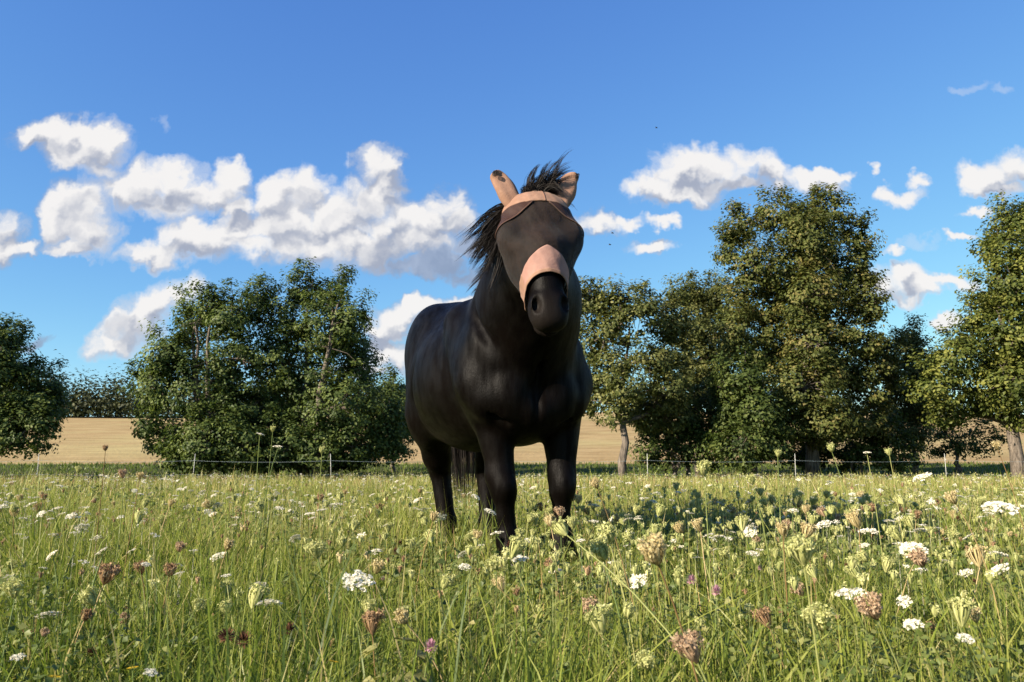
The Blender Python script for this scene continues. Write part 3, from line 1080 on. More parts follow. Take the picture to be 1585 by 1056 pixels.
def cloth_material(name, c1, c2, weave=900.0, rough=0.85, strength=0.25):
    m, nt, bs, out = material(name)
    oc = objcoord(nt)
    n1 = noise(nt, oc, 9.0, 5.0, 0.6)
    n2 = noise(nt, oc, 70.0, 3.0, 0.6)
    w = nt.nodes.new('ShaderNodeTexWave')
    w.inputs['Scale'].default_value = weave / 6.28
    nt.links.new(oc.s, w.inputs['Vector'])
    col = mixcol(nt, (n1 * 0.7 + n2 * 0.3).ramp(0.35, 0.68), c1, c2)
    setin(nt, bs, 'Base Color', col)
    setin(nt, bs, 'Roughness', rough)
    setin(nt, bs, 'Specular IOR Level', 0.25)
    setin(nt, bs, 'Sheen Weight', 0.06)
    bump(nt, bs, n1 * 2.0 + n2 * 0.8 + E(nt, w.outputs[1]) * 0.15, strength, 0.006)
    return m


def strands(roots, tips_fn, n_seg, width, rng, name, mat, parent):
    """hair as thin tapering ribbons, two crossed per strand"""
    V, L, A = [], [], []
    for r in roots:
        pts = tips_fn(r)
        rn = rng.random()
        w0 = width * (0.6 + 0.8 * rng.random())
        ang = rng.random() * PI
        b = len(V)
        for i, p in enumerate(pts):
            d = (pts[min(i + 1, len(pts) - 1)] - pts[max(i - 1, 0)]).normalized()
            x = d.cross(Vector((math.cos(ang), math.sin(ang), 0.3)))
            x.normalize()
            s = i / (len(pts) - 1)
            w = w0 * (1 - 0.85 * s ** 1.5)
            V.append(p - x * w)
            V.append(p + x * w)
            A += [rn, rn]
        for i in range(len(pts) - 1):
            L.append((b + 2 * i, b + 2 * i + 1, b + 2 * i + 3, b + 2 * i + 2))
    me = mesh_np(name, [tuple(v) for v in V], np.array(L), [4] * len(L), [mat], None, {'rnd': A}, True)
    return link(name, me, parent)


def build_horse():
    rng = random.Random(3)
    root = empty('horse')
    root.matrix_world = Matrix(((HX.x, HY.x, 0, HO.x), (HX.y, HY.y, 0, HO.y), (0, 0, 1, 0), (0, 0, 0, 1)))
    tag(root, 'stocky black horse wearing a pink and brown fly mask, standing in the meadow', 'horse')
    coat = coat_material()
    v, q = surface_nets(BODY + HEAD, (-.95, -.62, -.06), (1.36, .62, 1.84), 0.0118)
    hoof, hnt, hb, _ = material('hoof_horn')
    setin(hnt, hb, 'Base Color', mixcol(hnt, noise(hnt, objcoord(hnt), 30, 4), (0.018, 0.015, 0.013), (0.05, 0.042, 0.036)))
    setin(hnt, hb, 'Roughness', 0.5)
    v[:, 2] = np.maximum(v[:, 2], 0.004)
    mi = (v[q].mean(1)[:, 2] < 0.085).astype(int)
    me = mesh_np('body', v, q, [4] * len(q), [coat, hoof], mi, None, True)
    link('body', me, root)

    # ---------------- fly mask: fabric laid over the head, panel by panel
    pink = cloth_material('pink_fabric', (0.225, 0.125, 0.083), (0.30, 0.178, 0.124))
    rose = cloth_material('rose_fabric', (0.27, 0.148, 0.118), (0.335, 0.197, 0.158))
    dark = cloth_material('brown_mesh', (0.0065, 0.0038, 0.0028), (0.026, 0.0150, 0.0108), 1600, 0.7, 0.4)
    red = cloth_material('russet_mesh', (0.032, 0.0125, 0.0082), (0.054, 0.022, 0.0145), 1600, 0.6, 0.2)
    for m_ in (dark, red):           # open weave: part of the light passes between the threads
        nt_ = m_.node_tree
        tr = nt_.nodes.new('ShaderNodeBsdfTransparent')
        mx = nt_.nodes.new('ShaderNodeMixShader')
        mx.inputs[0].default_value = 0.28
        nt_.links.new(nt_.nodes['Principled BSDF'].outputs[0], mx.inputs[1])
        nt_.links.new(tr.outputs[0], mx.inputs[2])
        nt_.links.new(mx.outputs[0], nt_.nodes['Material Output'].inputs[0])
    mask = empty('fly_mask')
    mask.parent = root

    def skin(t, th, off):
        """point on the head surface at distance t down the face, angle th round it, lifted by off"""
        t = np.asarray(t, dtype=np.float64)
        th = np.asarray(th, dtype=np.float64)
        c = np.array(hp(0, -.085, 0))[None] + t.ravel()[:, None] * np.array(h_a)[None]
        d = np.cos(th.ravel())[:, None] * np.array(h_f)[None] + np.sin(th.ravel())[:, None] * np.array(h_s)[None]
        r = np.full(len(c), 0.32)
        solid = [p for p in HEAD if not p.cut]
        for _ in range(60):
            P = (c + d * r[:, None]).astype(np.float32)
            r = np.maximum(r - 0.8 * (eval_sdf(solid, P) - off.ravel()), 0.02)
        return c + d * r[:, None]

    def panel(name, t0, t1, th0, th1, mat, nt_=24, nth=64, off=0.010, puff=None, parent=None, lift=0.0):
        """sheet between the curves t0(th) and t1(th)"""
        th = np.linspace(th0, th1, nth)
        s = np.linspace(0, 1, nt_)
        T0 = np.array([t0(a) for a in th])
        T1 = np.array([t1(a) for a in th])
        T = (T0[None] + (T1 - T0)[None] * s[:, None]) * U
        TH = np.repeat(th[None], nt_, 0)
        O = np.full(T.shape, off)
        O = O + 0.0007 * np.sin(TH * 9 + T * 31) * np.sin(T * 47 - TH * 3) + 0.0005 * np.sin(TH * 17 - T * 60)
        if puff:
            O = O + puff(T / U, TH)
        P = skin(T, TH, O)
        n = nt_ * nth
        I = np.arange(n).reshape(nt_, nth)
        quads = np.stack([I[:-1, :-1], I[:-1, 1:], I[1:, 1:], I[1:, :-1]], -1).reshape(-1, 4)
        m_ = mesh_np(name, P, quads, [4] * len(quads), [mat], None, None, True)
        o = link(name, m_, parent or mask)
        sol = o.modifiers.new('thickness', 'SOLIDIFY')
        sol.thickness = 0.003
        sol.offset = 1.0
        return o

    D2 = math.radians

    def eye_puff(T, TH):
        return 0.014 * np.exp(-((T - 0.20) / 0.10) ** 2 - ((np.abs(TH) - D2(76)) / 0.45) ** 2) + 0.006 * np.exp(-((T - .25) / .1) ** 2)

    brow_lo = lambda a: 0.072 + 0.020 * min(1, (abs(a) / D2(95)) ** 2)
    seam = lambda a: 0.074 + 0.135 * max(0, (abs(a) - D2(14)) / D2(72)) ** 1.0
    patch_up = lambda a: 0.308 + 0.092 * min(1.0, abs(a) / D2(62)) ** 1.25 + 0.06 * max(0, abs(a) - D2(62))
    patch_lo = lambda a: 0.425 + 0.075 * (1 - math.cos(min(abs(a), D2(110))))
    panel('brow_band', lambda a: 0.012 - 0.020 * math.exp(-(a / 0.25) ** 2), lambda a: brow_lo(a) + 0.004, D2(-112), D2(112), pink, 14, 72, 0.013)
    mp = panel('mesh_panel', brow_lo, lambda a: max(patch_up(a), brow_lo(a) + .02), D2(-118), D2(118), dark, 48, 110, 0.009, eye_puff)
    for s in (-1, 1):
        lo, hi = sorted((s * D2(15), s * D2(112)))
        panel('side_panel', brow_lo, lambda a: min(seam(a), 0.205), lo, hi, red, 20, 40, 0.0125, eye_puff)
    panel('nose_patch', patch_up, patch_lo, D2(-68), D2(68), rose, 20, 60, 0.0125)
    panel('nose_edging', lambda a: patch_lo(a) - 0.012, lambda a: patch_lo(a) + 0.004, D2(-118), D2(118), pink, 5, 90, 0.0145)
    for s in (-1, 1):
        lo, hi = sorted((s * D2(66), s * D2(119)))
        panel('cheek_edging', lambda a: patch_up(a) - 0.002, lambda a: patch_lo(a) - .008, lo, hi, pink, 10, 30, 0.0128)
    lo, hi = D2(-3.2), D2(3.2)
    panel('brow_seam', lambda a: 0.0, lambda a: brow_lo(a) + .004, D2(9), D2(11.5), cloth_material('seam_tape', (.20, .10, .07), (.26, .15, .10)), 10, 5, 0.0155)
    for s in (-1, 1):
        panel('mesh_seam', lambda a: seam(a) - .004, lambda a: seam(a) + .002, *sorted((s * D2(18), s * D2(86))),
              cloth_material('seam_cord', (.06, .030, .022), (.09, .05, .036)), 4, 40, 0.015, eye_puff)

    # ear covers: leaf-shaped cups with the tips folded over
    for s in (-1, 1):
        base = hp(0.050 * U, -.055, s * .094)
        upv = (-h_a * 0.86 + h_s * (s * 0.46) + h_f * 0.05).normalized()
        side = (h_s - upv * h_s.dot(upv)).normalized()
        fwd = upv.cross(side)
        if fwd.dot(h_f) < 0:
            fwd = -fwd
        N, M = 16, 20
        V = []
        for i in range(N):
            f = i / (N - 1)
            wid = 0.043 * (math.sin(PI * min(1, 0.30 + 0.62 * f)) ** 0.8) * (1 if f < .8 else 1 - .5 * ((f - .8) / .2) ** 2)
            dep = wid * 0.75
            z = 0.198 * f
            bend = max(0, f - 0.70) / 0.30
            cen = base + upv * (z - 0.040 * bend ** 2) + fwd * (0.008 + 0.030 * bend ** 1.4) - side * s * (0.016 * f ** 2 - .020 * bend)
            for k in range(M):
                a = 2 * PI * k / M
                cr = 1 - 0.35 * max(0, math.cos(a)) ** 4 * (f < .75)      # hollow along the front
                wob = 1 + 0.06 * math.sin(3 * a + 9 * f) + 0.03 * math.sin(7 * a - 5 * f)
                V.append(cen + side * (math.sin(a) * wid * wob) + fwd * (math.cos(a) * dep * cr * wob))
        tip = base + upv * 0.158 + fwd * 0.045 + side * s * 0.004
        fs = []
        for i in range(N - 1):
            for k in range(M):
                fs.append((i * M + k, i * M + (k + 1) % M, (i + 1) * M + (k + 1) % M, (i + 1) * M + k))
        V.append(tip)
        for k in range(M):
            fs.append(((N - 1) * M + k, (N - 1) * M + (k + 1) % M, N * M))
        g = Geo()
        g.add(V, fs)
        ec = link('ear_cover', g.mesh('ear_cover', [pink]), mask)
        g = Geo()
        cen = base + upv * 0.146 + fwd * 0.049 + side * s * 0.014
        ring, nk = [], 14
        for i in range(5):
            for k in range(nk):
                a = 2 * PI * k / nk
                rr_ = (.011, .010, .008, .005, .001)[i]
                ring.append(cen + side * (math.cos(a) * rr_ * .8) + upv * (math.sin(a) * rr_ * 1.1 * (1 + .2 * math.sin(2 * a))) + fwd * (-.010, .000, .002, .001, .000)[i])
        g.add(ring, [(i * nk + k, i * nk + (k + 1) % nk, (i + 1) * nk + (k + 1) % nk, (i + 1) * nk + k) for i in range(4) for k in range(nk)])
        link('ear_fold_patch', g.mesh('ear_fold_patch', [dark]), ec)  # dark patch standing in for the hollow inside the folded tip

    # ---------------- mane, forelock, tail
    hair = hair_material()
    crest = []
    cp = [Vector(hp(0.0, -.13, 0)), Vector((.90, -.115, 1.615)), Vector((.74, -.06, 1.54)), Vector((.56, -.02, 1.46)), Vector((.38, 0, 1.425))]
    cp[0] = cp[0]

    def crest_at(f):
        x = f * (len(cp) - 1)
        i = min(int(x), len(cp) - 2)
        return cp[i].lerp(cp[i + 1], x - i)

    left = dir_h(Vector((-1, 0, 0)))
    back = dir_h(Vector((0, 1, 0)))

    def mane_guide(f):
        p = crest_at(f) + Vector((rng.gauss(0, .012), rng.gauss(0, .012), rng.gauss(-.01, .012)))
        length = (0.40 - 0.08 * f) * rng.uniform(0.6, 1.02)
        fl = rng.random()
        vel = left * rng.uniform(.3, 1.5) + back * rng.uniform(-.25, .25) + Vector((0, 0, rng.uniform(-.1, .6)))
        ph, amp = rng.random() * 7, rng.uniform(.001, .006)
        pts = [p]
        n = 9
        for i in range(n):
            s = (i + 1) / n
            vel = vel + Vector((0, 0, -0.36)) + left * (0.04 if fl < .8 else .22)
            p = p + vel.normalized() * (length / n) + back * (math.sin(ph + s * 9) * amp) + left * (math.cos(ph * 1.7 + s * 8) * amp)
            pts.append(p)
        return pts

    guides = [mane_guide(rng.random() ** 1.15 * .95) for _ in range(230)]

    def follow(gs, spread, tipc):
        gd = gs[int(rng.random() * len(gs))]
        off = Vector((rng.gauss(0, spread), rng.gauss(0, spread), rng.gauss(0, spread)))
        cut = rng.uniform(.72, 1.0)
        ph, amp = rng.random() * 7, rng.uniform(.0005, .004)
        out = []
        for i, p in enumerate(gd):
            s = i / (len(gd) - 1)
            q = gd[0].lerp(p, 1) if cut > .98 else p
            x = s * cut * (len(gd) - 1)
            k = min(int(x), len(gd) - 2)
            q = gd[k].lerp(gd[k + 1], x - k)
            out.append(q + off * (1 - tipc * s) + back * math.sin(ph + s * 7) * amp)
        return out

    strands(range(5200), lambda f: follow(guides, .011, .55), 9, 0.0018, rng, 'mane', hair, root)

    def fore_strand(u):
        p = hp(rng.uniform(-.035, .025), rng.uniform(-.12, -.02), rng.uniform(-.06, .06))
        kind = rng.random()
        length = rng.uniform(.08, .15)
        if kind < .34:       # blown upright
            vel = Vector((0, 0, 1.0)) + h_s * rng.uniform(-.15, .75) + h_f * rng.uniform(-.2, .3)
            g = -.10
            length *= 1.35
        elif kind < .80:     # swept over to the horse's left
            vel = Vector((0, 0, rng.uniform(.45, .9))) + h_s * rng.uniform(.2, .9) + h_f * rng.uniform(0, .5)
            g = -.27
        else:
            vel = Vector((0, 0, rng.uniform(.5, .9))) + h_s * rng.uniform(-.6, .2) + h_f * rng.uniform(.0, .5)
            g = -.30
            length *= .6
        ph = rng.random() * 7
        pts = [p]
        for i in range(8):
            vel = vel + Vector((0, 0, g)) + h_s * 0.05
            p = p + vel.normalized() * (length / 8) + h_s * (math.sin(ph + i) * .0025)
            pts.append(p)
        return pts

    fguides = [fore_strand(0) for _ in range(130)]
    strands(range(2700), lambda f: follow(fguides, .008, .5), 8, 0.0011, rng, 'forelock', hair, root)

    def tail_strand(u):
        a = rng.random() * 2 * PI
        r = math.sqrt(rng.random())
        p = Vector((-.80, 0, 1.27)) + Vector((rng.gauss(0, .012), rng.gauss(0, .02), rng.gauss(0, .03)))
        pts = [p]
        L_ = rng.uniform(.7, 1.0)
        for i in range(8):
            s = (i + 1) / 8
            rad = .03 + .085 * math.sin(PI * min(1, s * .75))
            pts.append(Vector((-.85 - .04 * math.sin(s * 3) + math.cos(a) * r * rad, .16 * math.sin(min(1, s * 1.3) * PI / 2) + math.sin(a) * r * rad, 1.27 - L_ * s)))
        return pts

    strands(range(1000), tail_strand, 8, 0.0022, rng, 'tail', hair, root)
    return root


build_horse()


# ------------------------------------------------------------------ meadow
GRASS = leafmat('grass_blades', [(0, (0.060, 0.100, 0.018)), (1, (0.46, 0.37, 0.17)), (.30, (0.155, 0.205, 0.030)), (.62, (0.285, 0.308, 0.060)),
                                 (.82, (0.330, 0.330, 0.100)), (.92, (0.40, 0.34, 0.14))], .45, .42, (.9, 1.0, .35), .3)
FORB = leafmat('herb_leaves', [(0, (0.050, 0.075, 0.018)), (1, (0.300, 0.270, 0.100)), (.5, (0.125, 0.165, 0.040)), (.8, (0.22, 0.23, 0.07))], .5, .35, (.9, 1, .35), .3)
STALK = leafmat('dry_stalks', [(0, (0.20, 0.12, 0.05)), (1, (0.55, 0.42, 0.22)), (.5, (0.38, 0.27, 0.12))], .7, .15, (1, .9, .6), .15)
PETAL = leafmat('white_petals', [(0, (0.66, 0.62, 0.46)), (1, (0.86, 0.82, 0.70))], .6, .30, (1, 1, .95), .15)
STEMG = leafmat('green_stems', [(0, (0.12, 0.17, 0.05)), (1, (0.36, 0.36, 0.13)), (.6, (0.22, 0.27, 0.08))], .55, .18, (1, 1, .5), .2)
NEST_G = leafmat('green_seed_heads', [(0, (0.24, 0.27, 0.09)), (1, (0.66, 0.62, 0.32)), (.5, (0.47, 0.48, 0.19))], .7, .28, (1, 1, .6), .1)
NEST_B = leafmat('brown_seed_heads', [(0, (0.15, 0.085, 0.045)), (1, (0.50, 0.36, 0.21)), (.5, (0.33, 0.21, 0.115))], .75, .22, (1, .9, .7), .1)
NEST_T = leafmat('tan_seed_heads', [(0, (0.32, 0.25, 0.11)), (1, (0.68, 0.58, 0.35)), (.5, (0.54, 0.44, 0.22))], .75, .25, (1, 1, .7), .1)
NEST_R = leafmat('reddish_seed_heads', [(0, (0.26, 0.16, 0.095)), (1, (0.58, 0.45, 0.30)), (.5, (0.44, 0.31, 0.195))], .75, .25, (1, .9, .8), .1)
PINK = leafmat('clover_petals', [(0, (0.30, 0.12, 0.16)), (1, (0.62, 0.38, 0.44))], .6, .25, (1, .8, .9), .15)
DEAD = leafmat('dead_clover', [(0, (0.035, 0.015, 0.010)), (1, (0.16, 0.075, 0.040))], .8, .1, (1, .8, .6), .1)
YELL = leafmat('yellow_petals', [(0, (0.55, 0.36, 0.02)), (1, (0.80, 0.62, 0.06))], .55, .3, (1, 1, .3), .2)


def blades(n, x, y, h, w, rnd, rng, lean=.38, segs=2, la=None):
    """n grass blades as curved tapering strips"""
    z = gz(x, y)
    az = rng.uniform(0, 2 * PI, n)
    if la is None:
        la = rng.uniform(0, 2 * PI, n)
        la = np.where(rng.random(n) < .35, rng.normal(PI - .2, .9, n), la)
    ln = np.abs(rng.normal(0, lean, n)) * h
    bx, by = np.cos(la) * ln, np.sin(la) * ln
    wx, wy = np.cos(az) * w * .5, np.sin(az) * w * .5
    rings = []
    lev = np.linspace(0, 1, segs + 1)
    for i, f in enumerate(lev):
        cx = x + bx * f ** 1.8
        cy_ = y + by * f ** 1.8
        cz = z + h * (f - .18 * (ln / h) * f * f) - .01
        if i < segs:
            k = 1 - .55 * f
            rings.append(np.stack([cx - wx * k, cy_ - wy * k, cz], -1))
            rings.append(np.stack([cx + wx * k, cy_ + wy * k, cz], -1))
        else:
            rings.append(np.stack([cx, cy_, cz], -1))
    V = np.stack(rings, 1).reshape(-1, 3)
    m = 2 * segs + 1
    I = np.arange(n) * m
    tris = []
    for s in range(segs - 1):
        a = 2 * s
        tris += [(a, a + 1, a + 3), (a, a + 3, a + 2)]
    tris.append((m - 3, m - 2, m - 1))
    T = np.concatenate([I[:, None] + np.array(t)[None] for t in tris], 1).reshape(-1, 3)
    return V, T, np.repeat(rnd, m)


def scatter(n, y0, y1, rng, margin=.85, power=1.0):
    """points in the wedge the camera sees between two distances"""
    u = rng.random(n)
    y = np.sqrt(y0 ** 2 + u * (y1 ** 2 - y0 ** 2))
    x = rng.uniform(-1, 1, n) * (.70 * y + margin + .08 * np.maximum(0, y - 5))
    return x, y


def patch(x, y, s, ph=0.0):
    return .5 + .25 * (np.sin(x * s + ph) * np.cos(y * s * .9 + 1.3 * ph) + np.sin(x * s * 2.3 + y * s * 1.7 + ph * 2))


def merged(name, parts, mat, label, cat):
    off, VV, TT, RR = 0, [], [], []
    for V, T, R in parts:
        VV.append(V)
        TT.append(T + off)
        RR.append(R)
        off += len(V)
    V, T, R = np.concatenate(VV), np.concatenate(TT), np.concatenate(RR)
    o = link(name, mesh_np(name, V, T, [3] * len(T), [mat], None, {'rnd': R}, False))
    return tag(o, label, cat, kind='stuff')


def build_grass():
    rng = np.random.default_rng(21)
    parts = []
    for (y0, y1, n, h0, h1, w, segs) in ((.75, 2.0, 33000, .06, .20, .0042, 3), (2.0, 3.5, 38000, .06, .21, .0048, 2), (3.5, 6, 47000, .07, .25, .0062, 2), (6, 12, 63000, .08, .26, .0095, 2),
                                         (12, 26, 61000, .09, .28, .017, 2)):
        # two thirds of the blades stand in tussocks that lean outwards, the rest in between
        per = 26
        nt_ = int(n * .68 / per)
        tx, ty = scatter(nt_, y0, y1, rng)
        th_ = rng.uniform(.55, 1.35, nt_) * (.55 + .9 * patch(tx, ty, 1.1))
        tr_ = rng.normal(0, .13, nt_)
        ti = np.repeat(np.arange(nt_), per)
        sg = .030 * np.sqrt(th_)[ti] * (1 + y0 * .10)
        ox, oy = rng.normal(0, 1, len(ti)) * sg, rng.normal(0, 1, len(ti)) * sg
        la1 = np.arctan2(oy, ox) + rng.normal(0, .7, len(ti))
        k = n - len(ti)
        x2, y2 = scatter(k, y0, y1, rng)
        x = np.concatenate([tx[ti] + ox, x2])
        y = np.concatenate([ty[ti] + oy, y2])
        la = np.concatenate([la1, rng.uniform(0, 2 * PI, k)])
        h = rng.uniform(h0, h1, n) * np.concatenate([th_[ti] * 1.12, .45 + .7 * patch(x2, y2, 1.1)]) * np.where(rng.random(n) < .06, 1.35, 1)
        ww = w * rng.uniform(.55, 1.5, n)
        rnd = np.clip(rng.normal(.48, .17, n) + np.concatenate([tr_[ti], np.full(k, -.04)]) + .30 * (patch(x, y, .9, 2.0) - .5) + np.interp(y, [1, 3, 5, 10, 24], [-.08, -.02, .06, .15, .22]), 0, .90)
        rnd = np.where(rng.random(n) < np.interp(y, [1, 6, 24], [.06, .13, .22]), rng.uniform(.86, 1, n), rnd)
        parts.append(blades(n, x, y, h, ww, rnd, rng, .60, segs, la))
    # broad-leaved rosettes (plantain, dock)
    nr = 330
    rx, ry = scatter(nr, 1.3, 7, rng)
    ti = np.repeat(np.arange(nr), 9)
    n = len(ti)
    parts.append(blades(n, rx[ti] + rng.normal(0, .01, n), ry[ti] + rng.normal(0, .01, n), rng.uniform(.10, .22, n), rng.uniform(.012, .026, n), np.clip(rng.normal(.36, .14, n), 0, .75), rng, .8, 3,
                        rng.uniform(0, 2 * PI, n)))
    # long lush blades along the foot of the picture
    n = 1300
    x, y = scatter(n, .9, 2.3, rng)
    parts.append(blades(n, x, y, rng.uniform(.16, .30, n), rng.uniform(.004, .0075, n), np.clip(rng.normal(.52, .14, n), 0, .85), rng, .9, 3))
    n = 2000
    x, y = scatter(n, 1.3, 9, rng)
    parts.append(blades(n, x, y, rng.uniform(.20, .38, n), rng.uniform(.0016, .003, n) * np.interp(y, [1, 9], [.8, 2.6]), np.clip(rng.normal(.72, .14, n), 0, 1), rng, .35, 3))
    merged('meadow_grass', parts, GRASS, 'tall sunlit meadow grass all round the horse', 'grass')
    x = rng.uniform(-34, 34, 24000)
    y = rng.uniform(26, 42.5, 24000)
    V = blades(24000, x, y, rng.uniform(.08, .22, 24000), rng.uniform(.03, .06, 24000), np.clip(rng.normal(.14, .09, 24000), 0, .8), rng, .5, 2)  # dark end of the ramp: shade of the strip is put into the blade colour
    merged('verge_grass', [V], GRASS, 'short green grass under the trees beyond the fence', 'grass')
    # clover and herb leaves low in the sward
    P, N, S, R = [], [], [], []
    for (y0, y1, n, s) in ((1.05, 2.2, 18000, .0125), (2.2, 5, 24000, .020), (5, 12, 20000, .038)):
        x, y = scatter(n, y0, y1, rng)
        keep = patch(x, y, 1.6, .7) + .25 * np.clip(x / y, -.6, .6) > rng.uniform(.15, .75, n)
        x, y = x[keep], y[keep]
        k = len(x)
        z = gz(x, y) + rng.uniform(.02, .21, k) * (.6 + .7 * patch(x, y, 1.6, .7))
        P.append(np.stack([x, y, z], 1))
        N.append(rng.normal(size=(k, 3)) * .5 + np.array([-.2, -.2, 1.0]))
        S.append(s * rng.uniform(.6, 1.5, k))
        R.append(np.clip(rng.normal(.5, .22, k), 0, 1))
    nf, per = 1500, 38
    fx, fy = scatter(nf, 1.15, 6.0, rng)
    keep = np.clip(.35 + .75 * (.5 + fx / fy), .1, 1) > rng.random(nf)
    fx, fy = fx[keep], fy[keep]
    nf = len(fx)
    ti = np.repeat(np.arange(nf), per)
    k = len(ti)
    f = np.tile(np.linspace(0, 1, per), nf)
    az, ln = rng.uniform(0, 2 * PI, nf), rng.uniform(.08, .17, nf)
    hz = rng.uniform(.06, .19, nf)
    sd = np.where(np.arange(k) % 2 == 0, 1, -1) * .022 * np.sin(PI * np.clip(f * .9 + .1, 0, 1)) * rng.uniform(.4, 1.2, k)
    X = fx[ti] + np.cos(az[ti]) * ln[ti] * f - np.sin(az[ti]) * sd
    Y = fy[ti] + np.sin(az[ti]) * ln[ti] * f + np.cos(az[ti]) * sd
    Z = gz(X, Y) + .02 + hz[ti] * (1.6 * f - .75 * f * f) + rng.normal(0, .004, k)
    P.append(np.stack([X, Y, Z], 1))
    N.append(rng.normal(size=(k, 3)) * .35 + np.array([-.1, -.2, 1.0]))
    S.append(rng.uniform(.008, .016, k) * np.interp(Y, [1, 6], [.9, 1.8]))
    R.append(np.clip(rng.normal(.45, .1, nf)[ti] + rng.normal(0, .12, k), 0, 1))
    o = link('herb_leaves', leaf_mesh('herb_leaves', np.concatenate(P), np.concatenate(N), np.concatenate(S), [FORB], np.concatenate(R), .8, rng))
    tag(o, 'small clover and herb leaves low in the meadow grass', 'herbs', kind='stuff')
    # dry seed stalks
    n = 3200
    x, y = scatter(n, 1.6, 24, rng, power=1)
    V1 = blades(n, x, y, rng.uniform(.20, .36, n), rng.uniform(.002, .004, n) * np.interp(y, [1, 6, 24], [.8, 1.5, 3.5]), rng.uniform(.2, 1, n), rng, .25, 3)
    o = merged('dry_grass_stalks', [V1], STALK, 'thin straw coloured dry stalks standing among the grass', 'grass')


build_grass()


# ---- flower heads (each prototype: vertices, triangles, rnd), growing up +Z from the origin
def proto_umbel(rng, R=.036, rays=22, florets=9, dome=.25, fs=.0042):
    V, T, A, M = [], [], [], []

    def quad(c, n, s, rn, m):
        n = n / np.linalg.norm(n)
        t = np.cross(n, rng.normal(size=3))
        t /= np.linalg.norm(t)
        b = np.cross(n, t)
        i = len(V)
        V.extend([c - t * s, c - b * s, c + t * s, c + b * s])
        T.extend([(i, i + 1, i + 2), (i, i + 2, i + 3)])
        A.extend([rn] * 4)
        M.extend([m, m])

    for k in range(rays):
        r = R * math.sqrt((k + .5) / rays) * rng.uniform(.9, 1.08)
        a = k * 2.39996 + rng.normal(0, .12)
        z = .024 - dome * r * r / R + rng.normal(0, .0012)
        c = np.array([math.cos(a) * r, math.sin(a) * r, z])
        # the ray
        i = len(V)
        sx = np.array([-math.sin(a), math.cos(a), 0]) * .0006
        q0, q1 = np.array([0, 0, 0.0]), c * np.array([.6, .6, .45])
        V.extend([q0 - sx, q0 + sx, q1 + sx, q1 - sx, c + sx, c - sx])
        T.extend([(i, i + 1, i + 2), (i, i + 2, i + 3), (i + 3, i + 2, i + 4), (i + 3, i + 4, i + 5)])
        A.extend([.5] * 6)
        M.extend([1] * 4)
        for f in range(florets):
            rr = .0085 * R / .036 * math.sqrt(rng.random())
            aa = rng.random() * 2 * PI
            quad(c + np.array([math.cos(aa) * rr, math.sin(aa) * rr, .0022 - rr * .22 + rng.normal(0, .0006)]), np.array([0, 0, 1.0]) + rng.normal(size=3) * .45, fs * rng.uniform(.7, 1.2), rng.random(), 0)
    for k in range(9):     # bracts
        a = k * .7
        i = len(V)
        d = np.array([math.cos(a), math.sin(a), 0])
        V.extend([np.array([0, 0, 0]) - .0007 * np.array([-d[1], d[0], 0]), np.array([0, 0, 0]) + .0007 * np.array([-d[1], d[0], 0]), d * .018 + np.array([0, 0, -.006])])
        T.append((i, i + 1, i + 2))
        A.extend([.4] * 3)
        M.append(1)
    return np.array(V), np.array(T), np.array(A), np.array(M)


def proto_nest(rng, R=.019, H=.042, rays=34, seeds=7, tight=.75, fs=.0021, core=12):
    V, T, A, M = [], [], [], []
    prof = [] if core == 0 else [(0, 0), (.42, .14), (.74, .38), (.80, .62), (.62, .84), (.25, .80)]
    for j, (pr, pz) in enumerate(prof):
        for k in range(core):
            a = 2 * PI * k / core
            rr = R * pr * .66 * (1 + .16 * (k % 2)) * tight ** (.6 * max(0, pz - .5))
            V.append(np.array([math.cos(a) * rr, math.sin(a) * rr, H * pz]))
            A.append(.25 + .35 * (k % 2) * (pz > .1))
    for j in range(len(prof) - 1):
        for k in range(core):
            a, b = j * core + k, j * core + (k + 1) % core
            T.extend([(a, b, b + core), (a, b + core, a + core)])
            M.extend([0, 0])
    for k in range(rays):
        a = k * 2.39996 + rng.normal(0, .15)
        rr = R * (.35 + .65 * math.sqrt((k + .5) / rays)) * rng.uniform(.88, 1.1)
        ca, sa = math.cos(a), math.sin(a)
        hh = H * rng.uniform(.78, 1.12) * (1.02 - .1 * rr / R)
        i = len(V)
        tw = np.array([-sa, ca, 0]) * .00125
        rn = rng.random()
        pts = []
        for s in range(5):
            f = s / 4
            rad = rr * (math.sin(min(1.0, f * 1.25) * PI / 2) ** .9) * (1 - (1 - tight) * max(0, f - .55) / .45)
            pts.append(np.array([ca * rad, sa * rad, hh * f ** .95]))
        for p in pts:
            V.extend([p - tw, p + tw])
            A.extend([rn * .8, rn * .8])
        for s in range(4):
            j = i + 2 * s
            T.extend([(j, j + 1, j + 3), (j, j + 3, j + 2)])
            M.extend([0, 0])
        end = pts[-1]
        for q in range(seeds):
            n = rng.normal(size=3)
            n /= np.linalg.norm(n)
            t = np.cross(n, rng.normal(size=3))
            t /= np.linalg.norm(t)
            b = np.cross(n, t)
            c = end + rng.normal(size=3) * np.array([.0028, .0028, .0036]) * R / .019 - np.array([0, 0, .004]) * rng.random()
            s_ = fs * rng.uniform(.6, 1.3)
            i = len(V)
            V.extend([c - t * s_ * 1.6, c - b * s_ * .7, c + t * s_ * 1.6, c + b * s_ * .7])
            T.extend([(i, i + 1, i + 2), (i, i + 2, i + 3)])
            A.extend([min(1, rn * .5 + .5 * rng.random())] * 4)
            M.extend([0, 0])
    return np.array(V), np.array(T), np.array(A), np.array(M)


